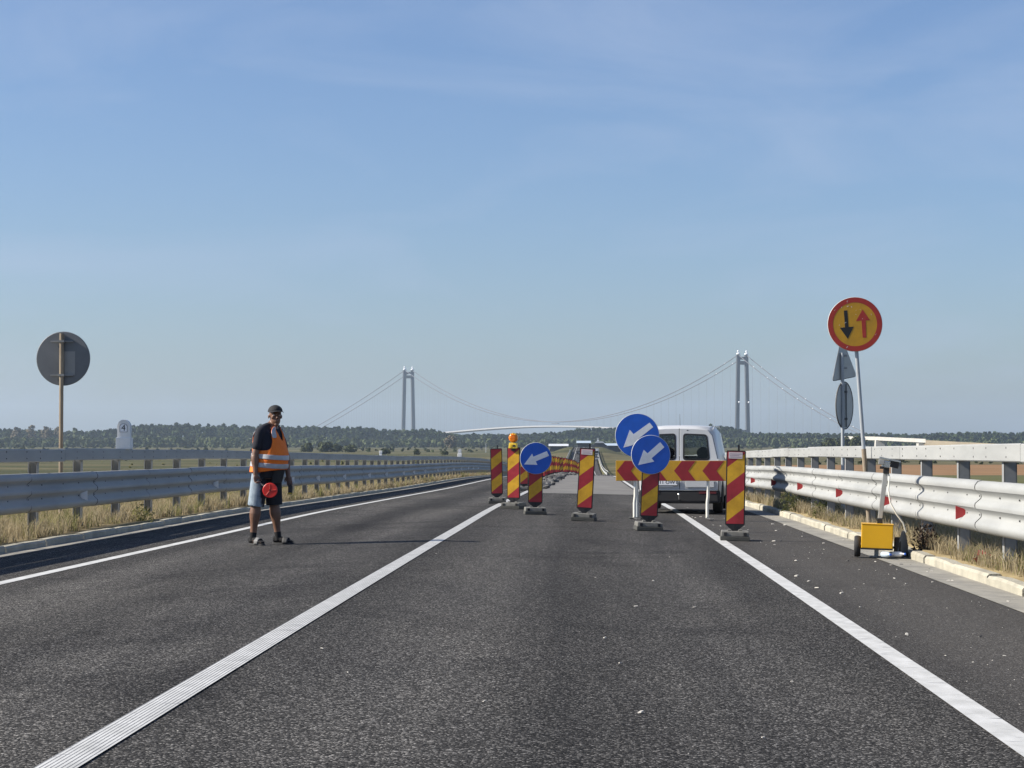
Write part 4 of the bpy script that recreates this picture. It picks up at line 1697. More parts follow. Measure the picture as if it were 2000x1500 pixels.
def shorts_mat():
    m = mat('bleached_denim_shaded', (.20, .25, .30), .9, color2=(.30, .36, .41), scale=14, bump=.2, bscale=90)
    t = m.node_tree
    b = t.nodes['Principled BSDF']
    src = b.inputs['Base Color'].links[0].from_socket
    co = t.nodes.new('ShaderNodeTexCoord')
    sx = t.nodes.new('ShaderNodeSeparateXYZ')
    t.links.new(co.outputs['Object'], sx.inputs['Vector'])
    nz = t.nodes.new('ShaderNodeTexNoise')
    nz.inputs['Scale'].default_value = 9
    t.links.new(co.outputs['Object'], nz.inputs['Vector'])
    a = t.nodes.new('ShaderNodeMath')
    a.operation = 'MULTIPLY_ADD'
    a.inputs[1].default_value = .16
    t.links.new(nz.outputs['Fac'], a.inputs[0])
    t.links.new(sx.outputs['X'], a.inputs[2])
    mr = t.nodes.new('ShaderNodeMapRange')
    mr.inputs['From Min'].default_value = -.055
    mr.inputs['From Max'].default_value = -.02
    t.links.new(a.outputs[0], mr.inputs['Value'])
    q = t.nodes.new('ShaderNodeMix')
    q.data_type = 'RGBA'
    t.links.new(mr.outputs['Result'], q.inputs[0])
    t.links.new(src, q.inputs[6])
    q.inputs[7].default_value = (.014, .015, .02, 1)  # side away from the sun blackened: shade put into colour over dark denim
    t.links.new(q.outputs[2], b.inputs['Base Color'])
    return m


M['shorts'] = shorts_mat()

pp = empty('person', (-4.03, 26.0, float(zr(-4.03, 26.0))))
tag(pp, 'person in orange vest, black cap, shorts and slides standing on the open lane', 'person')
F = Vector((.94, -.34, 0)).normalized()
Lf = Vector((-F.y, F.x, 0))
HD = Vector((.36, -.93, .03)).normalized()
HL = Vector((-HD.y, HD.x, 0)).normalized()
UP = Vector((0, 0, 1))

TZ = np.array([.84, .92, 1.00, 1.08, 1.16, 1.26, 1.36, 1.42, 1.46, 1.50, 1.53])
TA = np.array([.18, .19, .195, .20, .20, .205, .205, .195, .165, .105, .07])
TB = np.array([.160, .172, .188, .194, .188, .166, .145, .128, .104, .08, .066])
TF = np.array([.0, .015, .035, .045, .04, .02, .005, .0, -.005, .0, .005])
TX = np.array([-.07, -.065, -.06, -.055, -.05, -.045, -.04, -.035, -.03, -.012, -.0])


def torso_pt(z, t, off=0.0):
    a, b, f, x = (np.interp(z, TZ, q) for q in (TA, TB, TF, TX))
    ct_, s_ = math.cos(t), math.sin(t)
    e = .85
    cx = math.copysign(abs(ct_) ** e, ct_)
    sy = math.copysign(abs(s_) ** e, s_)
    return Vector((x, 0, z)) + F * f + Lf * ((a + off) * cx) + F * ((b + off) * sy)


def torso_rings(z0, z1, off, nz=16, nt=36):
    return [[torso_pt(z, 2 * math.pi * k / nt, off) for k in range(nt)] for z in np.linspace(z0, z1, nz)]


SR, ER, WR = Vector((-.115, -.185, 1.435)), Vector((-.178, -.215, 1.13)), Vector((-.165, -.245, .905))
SL, EL, WL = Vector((.055, .175, 1.435)), Vector((.165, .145, 1.13)), Vector((.205, .06, .885))
HR, KR, AR = Vector((-.125, -.085, .90)), Vector((-.185, -.085, .50)), Vector((-.222, -.085, .095))
HLg, KL, AL = Vector((.0, .075, .90)), Vector((.025, .075, .51)), Vector((.072, .10, .095))


def limb(g, a, b, ra, rb, bulge=None, n=14):
    pts, rad = [], []
    for i in range(9):
        t = i / 8
        pts.append(a.lerp(b, t))
        r = ra + (rb - ra) * t
        if bulge:
            bt, amt, wd = bulge
            r += amt * math.exp(-((t - bt) / wd) ** 2)
        rad.append(r)
    g.tube(pts, rad, n)
    g.sphere(a, ra, 14, 10)
    g.sphere(b, rb, 14, 10)


def foot(g, ankle, dirv, r=.0, ln=.27):
    d = dirv.normalized()
    side = Vector((-d.y, d.x, 0))
    heel = Vector((ankle.x, ankle.y, 0)) - d * .065
    rings = []
    for t, w_, h_, z0 in ((0, .022, .04, .028), (.04, .034, .085, .024), (.22, .037, .105, .022), (.42, .040, .078, .022), (.65, .046, .056, .022), (.85, .045, .042, .022), (.96, .034, .030, .022), (1.0, .018, .018, .026)):
        c = heel + d * ln * t
        ring_ = []
        for k in range(14):
            a = 2 * math.pi * k / 14
            ring_.append(c + side * math.cos(a) * w_ + UP * (z0 + h_ / 2 + math.sin(a) * h_ / 2))
        rings.append(ring_)
    g.loft(rings)
    return heel, d, side


def hand(g, wrist, down, front, side, curl, thumb_side=1, spread=.0):
    """palm plus five fingers; down = along the hand, front = the way fingers curl, side = across"""
    palm = wrist + down * .055
    Mx = Matrix((side, front, down)).transposed()
    g.sphere(palm, (.041, .020, .055), 14, 10, M=Mx)
    g.tube([wrist - down * .01, palm], [.026, .030], 10)
    for i, ln in enumerate((.070, .080, .075, .060)):
        base = wrist + down * .095 + side * (-.030 + .020 * i) * 1.0
        p = base
        pts = [base - down * .02, base]
        a = curl * .45
        for j in range(3):
            dv = down * math.cos(a) + front * math.sin(a)
            p = p + dv * ln * (.45, .32, .23)[j]
            pts.append(p)
            a += curl * .6
        g.tube(pts, [.0095, .0095, .0088, .008, .0068], 8)
        g.sphere(pts[-1], .0068, 8, 6)
    tb = wrist + down * .03 - side * thumb_side * .032
    t1 = tb - side * thumb_side * .022 + down * .03 + front * .012
    t2 = t1 + down * .028 + front * .022 * (1 + curl * .3) + side * thumb_side * .004
    g.tube([tb + side * thumb_side * .012, tb, t1, t2], [.013, .0125, .0105, .0085], 8)
    g.sphere(t2, .0085, 8, 6)


def skull(g):
    hc = Vector((.050, -.025, 1.645))
    k_ = 1.13
    Mx = Matrix((HL, HD, UP)).transposed()
    at = lambda l, f, u: hc + (HL * l + HD * f + UP * u) * k_
    g.sphere(at(0, -.005, .02), (.076, .096, .105), 20, 14, M=Mx)      # cranium
    g.sphere(at(0, .022, -.055), (.060, .070, .072), 18, 12, M=Mx)     # jaw
    g.sphere(at(0, .062, -.105), (.028, .024, .022), 12, 8, M=Mx)      # chin
    g.sphere(at(0, .072, .020), (.048, .016, .014), 12, 8, M=Mx)       # brow
    for s in (-1, 1):
        g.sphere(at(s * .042, .058, -.024), (.022, .022, .020), 10, 8, M=Mx)   # cheekbones
        g.sphere(at(s * .075, -.012, -.012), (.008, .018, .029), 12, 8, M=Mx)  # ears
    g.tube([at(0, .088, .012), at(0, .108, -.030), at(0, .112, -.036)], [.009, .0135, .011], 10)   # nose
    g.sphere(at(0, .100, -.036), (.021, .013, .010), 10, 8, M=Mx)
    g.sphere(at(0, .079, -.066), (.024, .010, .006), 12, 8, M=Mx)     # lips
    g.sphere(at(0, .078, -.077), (.021, .010, .006), 12, 8, M=Mx)
    g.tube([Vector((-.005, .0, 1.47)), Vector((.02, -.008, 1.55)), at(0, -.015, -.06)], [.068, .060, .058], 16)
    return at, Mx


g = G()
g.loft(torso_rings(.84, 1.53, 0))
at, HM = skull(g)
for S_, E_, W_ in ((SR, ER, WR), (SL, EL, WL)):
    limb(g, S_, E_, .052, .046, (.35, .004, .3))
    limb(g, E_, W_, .046, .031, (.22, .009, .25))
    g.tube([Vector((.01, 0, 1.53)), S_.lerp(Vector((0, 0, 1.5)), .35) + UP * .015, S_], [.054, .054, .05], 12)
limb(g, HR, KR, .092, .060)
limb(g, KR, AR, .060, .039, (.28, .019, .22))
limb(g, HLg, KL, .092, .060)
limb(g, KL, AL, .060, .039, (.28, .019, .22))
fr_dir, fl_dir = Vector((.72, -.62, 0)), Vector((.93, -.25, 0))
foot(g, AR, fr_dir)
foot(g, AL, fl_dir)
dn = Vector((.10, -.06, -1)).normalized()
fr_ = Vector((.80, -.6, .05)).normalized()
sd_ = dn.cross(fr_).normalized()
hand(g, WR, dn, fr_, sd_, 1.75)
dnl = Vector((.22, -.25, -1)).normalized()
fl_ = Vector((.1, -.98, 0.1)).normalized()
sdl = dnl.cross(fl_).normalized()
hand(g, WL, dnl, fl_, sdl, .9, -1)
fuse(g, .0065, 'body', M['skin'], pp, 5)
for s in (-1, 1):
    G().sphere(at(s * .031, .083, .000), (.013, .007, .0075), 10, 8, M=HM).build('eye', M['eye'], pp, True)
    G().sphere(at(s * .031, .0895, .000), .0042, 8, 6).build('pupil', M['ink2'], pp, True)
    G().sphere(at(s * .033, .092, .018), (.017, .004, .003), 10, 6, M=HM).build('eyebrow', M['hair'], pp, True)
# cap
g = G()
rings = []
for th in np.linspace(1.60, .12, 9):
    rings.append([at(.083 * math.sin(th) * math.cos(a), -.006 + .104 * math.sin(th) * math.sin(a), .044 + .076 * math.cos(th)) for a in np.linspace(0, 2 * math.pi, 25)[:-1]])
g.loft(rings)
cp = g.build('cap', M['cap'], pp, True)
g = G()
top, bot = [], []
for a in np.linspace(.25, math.pi - .25, 15):
    for k, arr in ((0, top),):
        pass
inner = [at(.081 * math.cos(a), -.006 + .101 * math.sin(a), .050) for a in np.linspace(.22, math.pi - .22, 15)]
outer = [at(.082 * math.cos(a), .045 + .125 * math.sin(a), .030 + .010 * math.sin(a)) for a in np.linspace(.12, math.pi - .12, 15)]
vs = inner + outer + [p - UP * .005 for p in inner] + [p - UP * .005 for p in outer]
fs = []
for k in range(14):
    fs += [(k, k + 1, 15 + k + 1, 15 + k), (30 + k, 45 + k, 46 + k, 31 + k), (15 + k, 16 + k, 46 + k, 45 + k)]
g.add(vs, fs)
g.build('cap_brim', M['cap'], cp)
# t-shirt
g = G()
g.loft(torso_rings(.90, 1.475, .010))
for S_, E_ in ((SR, ER), (SL, EL)):
    limb(g, S_ + UP * .0, S_.lerp(E_, .60), .068, .067)
g.tube([SR, Vector((-.03, 0, 1.46)), SL], [.06, .07, .06], 14)
for S_ in (SR, SL):
    g.tube([S_.lerp(Vector((.0, 0, 1.52)), .72) + UP * .004, S_.lerp(Vector((0, 0, 1.5)), .35) + UP * .022, S_ + UP * .01], [.060, .058, .058], 14)
fuse(g, .009, 'tshirt', M['tee'], pp, 6)
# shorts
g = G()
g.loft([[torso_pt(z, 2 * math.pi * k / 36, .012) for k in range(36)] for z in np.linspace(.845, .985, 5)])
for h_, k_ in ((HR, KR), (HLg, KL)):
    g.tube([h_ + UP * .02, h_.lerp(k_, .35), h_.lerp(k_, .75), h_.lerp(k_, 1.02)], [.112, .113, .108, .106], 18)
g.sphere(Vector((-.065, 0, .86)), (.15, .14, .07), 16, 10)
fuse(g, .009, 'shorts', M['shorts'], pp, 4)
# dark pouch / cloth hanging at the front under the vest
g = G()
rings = []
for z, e in ((.965, .022), (.90, .034), (.83, .036), (.78, .02)):
    rings.append([torso_pt(max(z, .85), t, e) - UP * max(0, .85 - z) for t in np.linspace(.25, 2.2, 12)] + [torso_pt(max(z, .85), t, .005) - UP * max(0, .85 - z) for t in np.linspace(2.2, .25, 12)])
g.loft(rings)
fuse(g, .008, 'waist_pouch', M['black_m'], pp, 3)


# vest cut from an offset of the torso
def shell_cut(name, off, keep, material, parent, z0=.90, z1=1.505, nz=74, nt=120, th=.006, zfun=None):
    V, F = [], []
    zs = np.linspace(z0, z1, nz)
    for z in zs:
        for k in range(nt):
            t = 2 * math.pi * k / nt
            zz = z
            wob = .006 * math.sin(t * 5 + z * 17) * max(0, min(1, (1.3 - z) / .3))
            V.append(torso_pt(zz, t, off + wob + (.02 * max(0, (1.05 - z) / .15))))
    for i in range(nz - 1):
        for k in range(nt):
            t = 2 * math.pi * (k + .5) / nt
            z = (zs[i] + zs[i + 1]) / 2
            if keep(z, t):
                k2 = (k + 1) % nt
                F.append((i * nt + k, i * nt + k2, (i + 1) * nt + k2, (i + 1) * nt + k))
    o = addmesh(name, V, F, material, parent, True)
    bm = bmesh.new()
    bm.from_mesh(o.data)
    bmesh.ops.delete(bm, geom=[v for v in bm.verts if not v.link_faces], context='VERTS')
    bnd = [(v, [e.other_vert(v) for e in v.link_edges if e.is_boundary]) for v in bm.verts if v.is_boundary]
    for it_ in range(14):
        new = [(v, (v.co * 2 + sum((q.co for q in nb), Vector())) / (2 + len(nb))) for v, nb in bnd]
        for v, c_ in new:
            v.co = c_
    bm.to_mesh(o.data)
    bm.free()
    m = o.modifiers.new('t', 'SOLIDIFY')
    m.thickness = th
    m.offset = -1
    return o


def vest_keep(z, t):
    c, s_ = math.cos(t), math.sin(t)
    hem = .925 + .035 * max(0, s_)
    if z < hem:
        return False
    # armholes
    if z > 1.20 and abs(c) > .985 - .30 * math.sqrt(min(1, (z - 1.20) / .12)):
        return False
    # neck opening, V at the front
    if s_ > 0 and z > 1.30 and abs(c - .05) < (z - 1.30) * 1.9:
        return False
    if s_ < 0 and z > 1.46 and abs(c) < .3:
        return False
    # front opening
    if s_ > 0 and abs(c - .05) < .018:
        return False
    return True


vest = shell_cut('vest', .026, vest_keep, M['vest'], pp)
def band(zc, wd, drop):
    def k(z, t):
        s_ = math.sin(t)
        zm = zc - drop * s_
        return abs(z - zm) < wd / 2 and vest_keep(z, t)
    return k


shell_cut('reflective_band', .037, band(1.125, .058, .02), M['retro'], vest, nz=150, th=.002)
shell_cut('reflective_band', .037, band(1.015, .058, .02), M['retro'], vest, nz=150, th=.002)
shell_cut('reflective_strap', .037, lambda z, t: z > 1.355 and vest_keep(z, t) and -.78 < math.cos(t) < -.36, M['retro'], vest, th=.002)
shell_cut('reflective_strap', .037, lambda z, t: z > 1.355 and vest_keep(z, t) and .42 < math.cos(t) < .80, M['retro'], vest, th=.002)
# socks and slides
for A_, K_, dv in ((AR, KR, fr_dir), (AL, KL, fl_dir)):
    g = G()
    foot(g, A_, dv)
    g.v = [Vector((v.x, v.y, v.z)) for v in g.v]
    g.tube([A_ - UP * .05, A_, A_.lerp(K_, .17)], [.044, .044, .044], 16)
    g2 = G()
    fuse(g, .006, 'sock', M['sock'], pp, 2).scale = (1, 1, 1)
    d_ = dv.normalized()
    side = Vector((-d_.y, d_.x, 0))
    heel = Vector((A_.x, A_.y, 0)) - d_ * .08
    rings = []
    for z in (0.0, .024):
        rr_ = []
        for k in range(24):
            a = 2 * math.pi * k / 24
            u = (1 - math.cos(a)) / 2
            wd_ = .048 * (abs(math.sin(a)) ** .6) * math.copysign(1, math.sin(a)) * (.85 + .25 * u)
            rr_.append(heel + d_ * .30 * u + side * wd_ + UP * z)
        rings.append(rr_)
    sl = G().loft(rings).build('slide_sole', M['slide'], pp)
    rings = []
    for u in (.52, .60, .70, .76):
        c = heel + d_ * .30 * u
        rings.append([c + side * math.cos(a) * .056 + UP * (.015 + math.sin(a) * (.085 if u < .65 else .075)) for a in np.linspace(0, math.pi, 12)])
    o = G().loft(rings, cap=False, closed=False).build('slide_strap', M['slide_w'] if dv is fr_dir else M['slide'], sl, True)
    m = o.modifiers.new('t', 'SOLIDIFY')
    m.thickness = .006

# paddle in the right hand, radio in the left
gr = WR + dn * .105 + fr_ * .035
pd_ = empty('stop_paddle', pp.location + gr)
tag(pd_, 'round red signal paddle with short handle held by the person', 'paddle')
dc = Vector((.035, -.34, .70)) - gr
M['paddle'] = mat('red_paddle', (.72, .028, .018), .4, color2=(.62, .025, .018), scale=9)
M['paddle_l'] = mat('paddle_rib', (.75, .12, .08), .4)
g = G().tube([Vector((-.02, .02, .05)), Vector((0, 0, 0)), dc * .6 + Vector((0, .01, 0)), dc + Vector((0, .012, 0))], .011, 8)
g.build('handle', M['boltdark'], pd_)
n = 36
ring = lambda rad, yy: [Vector((math.cos(2 * math.pi * k / n) * rad, yy, math.sin(2 * math.pi * k / n) * rad)) for k in range(n)]
o = G().loft([ring(.088, .008), ring(.094, .004), ring(.094, -.004), ring(.088, -.008)]).build('paddle_disc', M['paddle'], pd_)
o.location = dc
for a in (5, 95, 230):
    v = Vector((math.cos(R(a)), 0, math.sin(R(a))))
    G().tube([v * .012 + Vector((0, -.009, 0)), v * .078 + Vector((0, -.009, 0))], .0028, 6).build('rib', M['paddle_l'], o)
o2 = G().loft([ring(.012, -.007), ring(.012, -.012)]).build('hub', M['tail_red'], o)
rd_p = WL + dnl * .165 + fl_ * .05
rd = empty('handheld_radio', pp.location + rd_p)
tag(rd, 'small black handheld radio in the person\'s lowered hand', 'radio')
G().box((.0, .0, -.035), (.052, .034, .115), bev=.006).build('case', M['black'], rd)
G().tube([(-.017, 0, .02), (-.017, 0, .075)], [.006, .005], 8).build('aerial', M['black'], rd)
G().box((.008, 0, .027), (.014, .014, .014)).build('knob', M['black_m'], rd)
G().box((.0, -.018, -.078), (.04, .004, .012)).build('label_strip', M['lamp_yellow'], rd)


# ================================================================== suspension bridge
br = tag(empty('suspension_bridge', (331, 4400, PLAIN)), 'long pale suspension bridge with two twin-legged towers on the horizon', 'bridge')
RT, LT = Vector((331, 4400, 0)), Vector((-465, 5300, 0))
ax = (LT - RT)
span = ax.length
ax.normalize()
pv = Vector((-ax.y, ax.x, 0))
if pv.x < 0:
    pv = -pv
B0 = Vector((331, 4400, PLAIN))
ZT = 189.0
HW = 14.2


def tower(c, nm):
    t = empty('tower')
    t.parent = br
    for s in (-1, 1):
        rings = []
        for z, off, a, b in ((-6, HW + 2.6, 1.8, 5.4), (60, HW + 1.4, 1.7, 5.0), (ZT - 24, HW - 1.2, 1.6, 4.6), (ZT - 18, HW - 1.6, 1.6, 4.6), (ZT, HW - 1.9, 1.6, 4.6)):
            cc = c + pv * s * off + UP * z
            rings.append([cc + ax * dx * a + pv * dp * b for dx, dp in ((-1, -1), (1, -1), (1, 1), (-1, 1))])
        g = G().loft(rings)
        g.v = [v - B0 for v in g.v]
        lg = g.build('tower_leg', M['tower'], t)
        g = G().sphere(c + pv * s * (HW - 1.9) + UP * (ZT + 2.6), (4.4, 4.4, 2.6), 14, 8)
        g.v = [v - B0 for v in g.v]
        g.build('saddle_housing', M['ball'], lg, True)
        g = G().sphere(c + pv * s * (HW - 1.5) + UP * (ZT + 8), 2.4, 12, 8)
        g.v = [v - B0 for v in g.v]
        g.build('top_ball', M['ball'], lg, True)
        if nm == 'r':
            g = G().sphere(c + pv * s * (HW + .4) - ax * 4.6 + UP * 88, 2.2, 12, 8)
            g.v = [v - B0 for v in g.v]
            g.build('side_ball', M['ball'], lg, True)
    Mx = Matrix((pv, ax, UP)).transposed()
    for z, h_ in ((ZT - 6.5, 5.6), (ZT - 16.5, 7.5)):
        g = G().box(c + UP * z - B0, (2 * HW - 6, 5.6, h_), rot=Mx)
        g.build('crossbeam', M['tower_beam'], t)
    g = G().box(c + UP * 26 - B0, (2 * HW + 2, 5.0, 6), rot=Mx)
    g.build('crossbeam', M['tower_beam'], t)
    return t


tower(RT, 'r')
tower(LT, 'l')


def deck_z(s):
    return 10 + 31 * math.exp(-((s - 640) / 520.) ** 2)


def cable_z(s):
    if 0 <= s <= span:
        u = (s - span / 2) / (span / 2)
        return 51 + (ZT + .5 - 51) * u * u
    if s < 0:
        u = -s / 350
        return ZT + .5 + (14 - ZT) * u - 26 * u * (1 - u) * 2.0
    u = (s - span) / 480
    return ZT + .5 + (24 - ZT) * u - 26 * u * (1 - u) * 1.0


for sg in (-1, 1):
    g = G()
    pts = [RT + ax * s + pv * sg * (HW - 1.9) + UP * cable_z(s) - B0 for s in np.concatenate([np.linspace(-350, 0, 16), np.linspace(0, span, 60)[1:], np.linspace(span, span + 480, 16)[1:]])]
    autosmooth(g.tube(pts, .95, 6).build('main_cable', M['cable'], br), 80)
    for s in list(np.arange(-330, -8, 24)) + list(np.arange(24, span - 8, 24)) + list(np.arange(span + 24, span + 440, 24)):
        p = RT + ax * s + pv * sg * (HW - 1.9)
        zt_, zb_ = cable_z(s), deck_z(s)
        if zt_ - zb_ < 3:
            continue
        G().tube([p + UP * zb_ - B0, p + UP * zt_ - B0], .12, 3, cap=False).build('hanger', M['hanger'], br, recalc=False)
    for s in (-45, -85, -128, -170, -212, -260, -300, 40, 90):
        p = RT + ax * s + pv * sg * (HW - 1.9) + UP * (cable_z(s) + 1) - B0
        G().sphere(p, 1.25, 8, 6).build('cable_ball', M['ball'], br, True)
g = G()
rings = []
for s in np.linspace(-420, span + 520, 80):
    c = RT + ax * s + UP * deck_z(s) - B0
    rings.append([c + pv * x_ + UP * z_ for x_, z_ in ((-15, -1.6), (-11, -3.2), (11, -3.2), (15, -1.6), (15, 1.4), (-15, 1.4))])
g.loft(rings).build('bridge_deck', M['deck'], br)
gn = RT + ax * (span / 2 + 15) + UP * 47 - B0
G().box(gn, (22, 6, 1.4), rot=Matrix((ax, pv, UP)).transposed()).build('maintenance_gantry', M['cable'], br)

# ------------------------------------------------------------------ overpass on the right
ov = tag(empty('overpass', (230, 1500, PLAIN)), 'pale concrete overpass with earth ramp in front of the right-hand wood', 'overpass')
def opt(px, D):
    return (px - 1148) * D / 4000


# deck rises gently towards the left, runs away from the viewer
dk = []
for px, D, zt_ in ((1640, 1640, 5.4), (1700, 1560, 4.9), (1800, 1480, 3.0), (1930, 1400, .6)):
    dk.append(Vector((opt(px, D), D, zt_)))
o0 = Vector((230, 1500, PLAIN))
rings = [[p - o0 + Vector((0, -6, 0)), p - o0 + Vector((0, 6, 0)), p - o0 + Vector((0, 6, -1.7)), p - o0 + Vector((0, -6, -1.7))] for p in dk[:3]]
G().loft(rings).build('road_deck', M['viaduct'], ov)
for k in range(2):
    a, b = dk[k], dk[k + 1]
    G().loft([[q - o0 + Vector((0, -6.1, .02)), q - o0 + Vector((0, -5.8, .02)), q - o0 + Vector((0, -5.8, 1.0)), q - o0 + Vector((0, -6.1, 1.0))] for q in (a, b)]).build('parapet', M['viaduct'], ov)
pm = Vector((opt(1714, 1550), 1550, 0)) - Vector((230, 1500, 0))
G().box((pm.x, pm.y, 4.2), (7.5, 8, 8.4), taper=.85).build('pier', M['viaduct'], ov)
pa = Vector((opt(1795, 1485), 1485, 0)) - Vector((230, 1500, 0))
G().box((pa.x, pa.y, 2.9), (6, 11, 6.0)).build('abutment', M['viaduct'], ov)
rings = []
for p in (dk[2], dk[2].lerp(dk[3], .5), dk[3], dk[3] + Vector((80, -60, -4))):
    q = p - o0
    h_ = max(.3, q.z)
    rings.append([Vector((q.x, q.y - 6, h_ + .1)), Vector((q.x, q.y + 6, h_ + .1)), Vector((q.x, q.y + 6 + 2 * h_, -.5)), Vector((q.x, q.y - 6 - 2 * h_, -.5))])
G().loft(rings).build('earth_ramp', M['earth'], ov)
# ------------------------------------------------------------------ sheds where the road ends
def shed(x, y, w_, d_, h_, roof, wall, label, rz=0, rise=1.6, eave=.8):
    z = float(gz(x, y))
    r_ = tag(empty('roadside_shed', (x, y, z), R(rz)), label, 'building', 'low sheds at the far end of the road')
    G().box((0, 0, h_ / 2), (w_, d_, h_)).build('wall', wall, r_)
    g = G().prism([(-d_ / 2 - eave, h_), (d_ / 2 + eave, h_), (0, h_ + rise)], -w_ / 2 - eave, w_ / 2 + eave)
    o = g.build('roof', roof, r_)
    o.rotation_euler = (0, 0, R(90))
    for k in range(int(w_ // 7)):
        G().box((-w_ / 2 + 3.5 + k * 7, -d_ / 2 - .02, h_ * .45), (2.6, .12, h_ * .5)).build('window', M['dark_shed'], r_)
    return r_


shed(opt(1091, 1250), 1250, 10.5, 8, 3.4, M['roofw'], M['dark_shed'], 'low shed with white roof left of the far road', rise=1.3)
shed(opt(1140, 1280), 1290, 7.5, 9, 4.0, M['roofb'], M['dark_shed'], 'small pale blue roofed shed just left of the far road end', rise=1.4)
shed(opt(1196, 1280), 1290, 10.5, 9, 4.0, M['roofb'], M['dark_shed'], 'long pale blue roofed shed right of the far road end', rise=1.4)
gate = tag(empty('roadside_shed', (opt(1171, 1220), 1220, float(P(1150)) - 1)), 'dark gabled building with white top closing the far road', 'building', 'low sheds at the far end of the road')
G().prism([(-5.5, -3), (5.5, -3), (5.5, 1.2), (2.2, 3.4), (-2.2, 3.4), (-5.5, 1.2)], 0, 9).build('wall', M['dark_shed'], gate)
G().prism([(-3.0, 3.42), (3.0, 3.42), (1.8, 4.4), (-1.8, 4.4)], -.3, 9.3).build('roof', M['roofw'], gate)
G().box((-1.0, 3, 5.4), (.35, .35, 2.2)).build('mast', M['roofw'], gate)
G().box((-1.0, 3, 4.9), (1.1, .6, .8)).build('roof_box', M['roofw'], gate)

# ------------------------------------------------------------------ oncoming traffic far away
def far_truck(x, y, label):
    r_ = tag(empty('truck', (x, y, float(zr(x, y)))), label, 'truck')
    c = G().box((0, .9, 1.7), (2.3, 1.9, 2.3), bev=.15).build('cab', M['van'], r_)
    G().box((0, -.06, 2.15), (2.0, .08, .85), bev=.05).build('windscreen', M['black'], c)
    G().box((0, -.08, 1.2), (1.6, .06, .35)).build('grille', M['black_m'], c)
    for s in (-1, 1):
        G().box((s * .9, -.08, .8), (.35, .06, .2)).build('headlight', M['ball'], c)
        G().box((s * 1.3, .1, 2.1), (.22, .15, .55)).build('mirror', M['black'], c)
    G().box((0, 5.2, 2.15), (2.45, 6.2, 2.6), bev=.05).build('cargo_box', M['van'], r_)
    G().box((0, -.05, .55), (2.3, .15, .35), bev=.04).build('bumper', M['black_m'], r_)
    for wy in (.9, 5.5, 7.0):
        for s in (-1, 1):
            G().tube([(s * 1.15, wy, .48), (s * .8, wy, .48)], .48, 18).build('wheel', M['rubber'], r_)
    return r_


def far_car(x, y, material, label):
    r_ = tag(empty('car', (x, y, float(zr(x, y)))), label, 'car')
    g = G()
    rings = []
    for yy, w_, h_ in ((0, .72, .70), (.3, .84, .85), (1.1, .86, .95), (1.9, .72, 1.42), (3.2, .70, 1.42), (4.0, .82, 1.0), (4.3, .76, .8)):
        rings.append([Vector((a * w_, yy, c)) for a, c in ((-1, .25), (1, .25), (1.02, .7 if h_ > .72 else .55), (.96, h_ - .03), (.6, h_), (-.6, h_), (-.96, h_ - .03), (-1.02, .7 if h_ > .72 else .55))])
    autosmooth(g.loft(rings).build('body', material, r_), 40)
    G().box((0, 1.42, 1.2), (1.35, .06, .42), rot=Matrix.Rotation(R(-58), 3, 'X')).build('windscreen', M['black'], r_)
    for s in (-1, 1):
        G().box((s * .62, .0, .62), (.3, .1, .14)).build('headlight', M['ball'], r_)
        for wy in (.75, 3.45):
            G().tube([(s * .86, wy, .31), (s * .66, wy, .31)], .31, 18).build('wheel', M['rubber'], r_)
    return r_


far_truck(-.1 + 3.2, 800, 'small white truck on the far road under the dark gabled building')
far_car(3.3, 742, M['sign_back'], 'tiny dark car on the far road in front of the white truck')
far_car(-4.2, 850, M['black'], 'tiny black car on the far road left of the mid lane board')


# ================================================================== trees
def foliage(name, centers, radii, per, size, material, parent=None, zsq=1.0, mi=None, mats=None, jitter=.30):
    """leaf clumps spread over many lobes: centers (n,3), radii (n,3)"""
    n = len(centers)
    c = np.repeat(centers, per, 0)
    r = np.repeat(radii, per, 0)
    m = n * per
    d_ = rng.normal(0, 1, (m, 3))
    d_[:, 2] = d_[:, 2] * .9 + .25
    d_ /= np.linalg.norm(d_, axis=1, keepdims=True)
    pos = c + d_ * r * rng.uniform(.72, 1.08, (m, 1))
    nr = d_ + rng.normal(0, jitter, (m, 3))
    nr /= np.linalg.norm(nr, axis=1, keepdims=True)
    a = np.cross(nr, rng.normal(0, 1, (m, 3)))
    a /= np.linalg.norm(a, axis=1, keepdims=True)
    b = np.cross(nr, a)
    s_ = (size if np.ndim(size) == 0 else np.repeat(size, per)[:, None]) * rng.uniform(.6, 1.35, (m, 1))
    V = np.stack([pos - a * s_, pos - b * s_ * .75, pos + a * s_ * 1.1, pos + b * s_ * .7], 1).reshape(-1, 3)
    Q = np.arange(m * 4).reshape(-1, 4)
    return arrmesh(name, V, Q, np.zeros((0, 3), int), material, parent, mi=None if mi is None else np.repeat(mi, per), mats=mats)


def tree_lobes(x, y, z0, h, rad, nl, shape):
    t = rng.uniform(0, 1, nl)
    if shape == 'poplar':
        zz = z0 + h * (.18 + .80 * t)
        env = rad * (1.05 - .55 * t ** 2.2)
    else:
        zz = z0 + h * (.15 + .80 * t)
        env = rad * np.sqrt(np.clip(1.12 - (2 * t - .85) ** 2 * .8, .1, 1))
    a = rng.uniform(0, 2 * np.pi, nl)
    q = np.sqrt(rng.uniform(0, 1, nl)) * .72
    C = np.stack([x + np.cos(a) * env * q, y + np.sin(a) * env * q, zz], -1)
    rr_ = env * rng.uniform(.35, .6, nl)
    Rr = np.stack([rr_, rr_, rr_ * rng.uniform(.8, 1.25, nl)], -1)
    C[:, 2] = np.minimum(C[:, 2], z0 + h - Rr[:, 2] * .8)
    return C, Rr


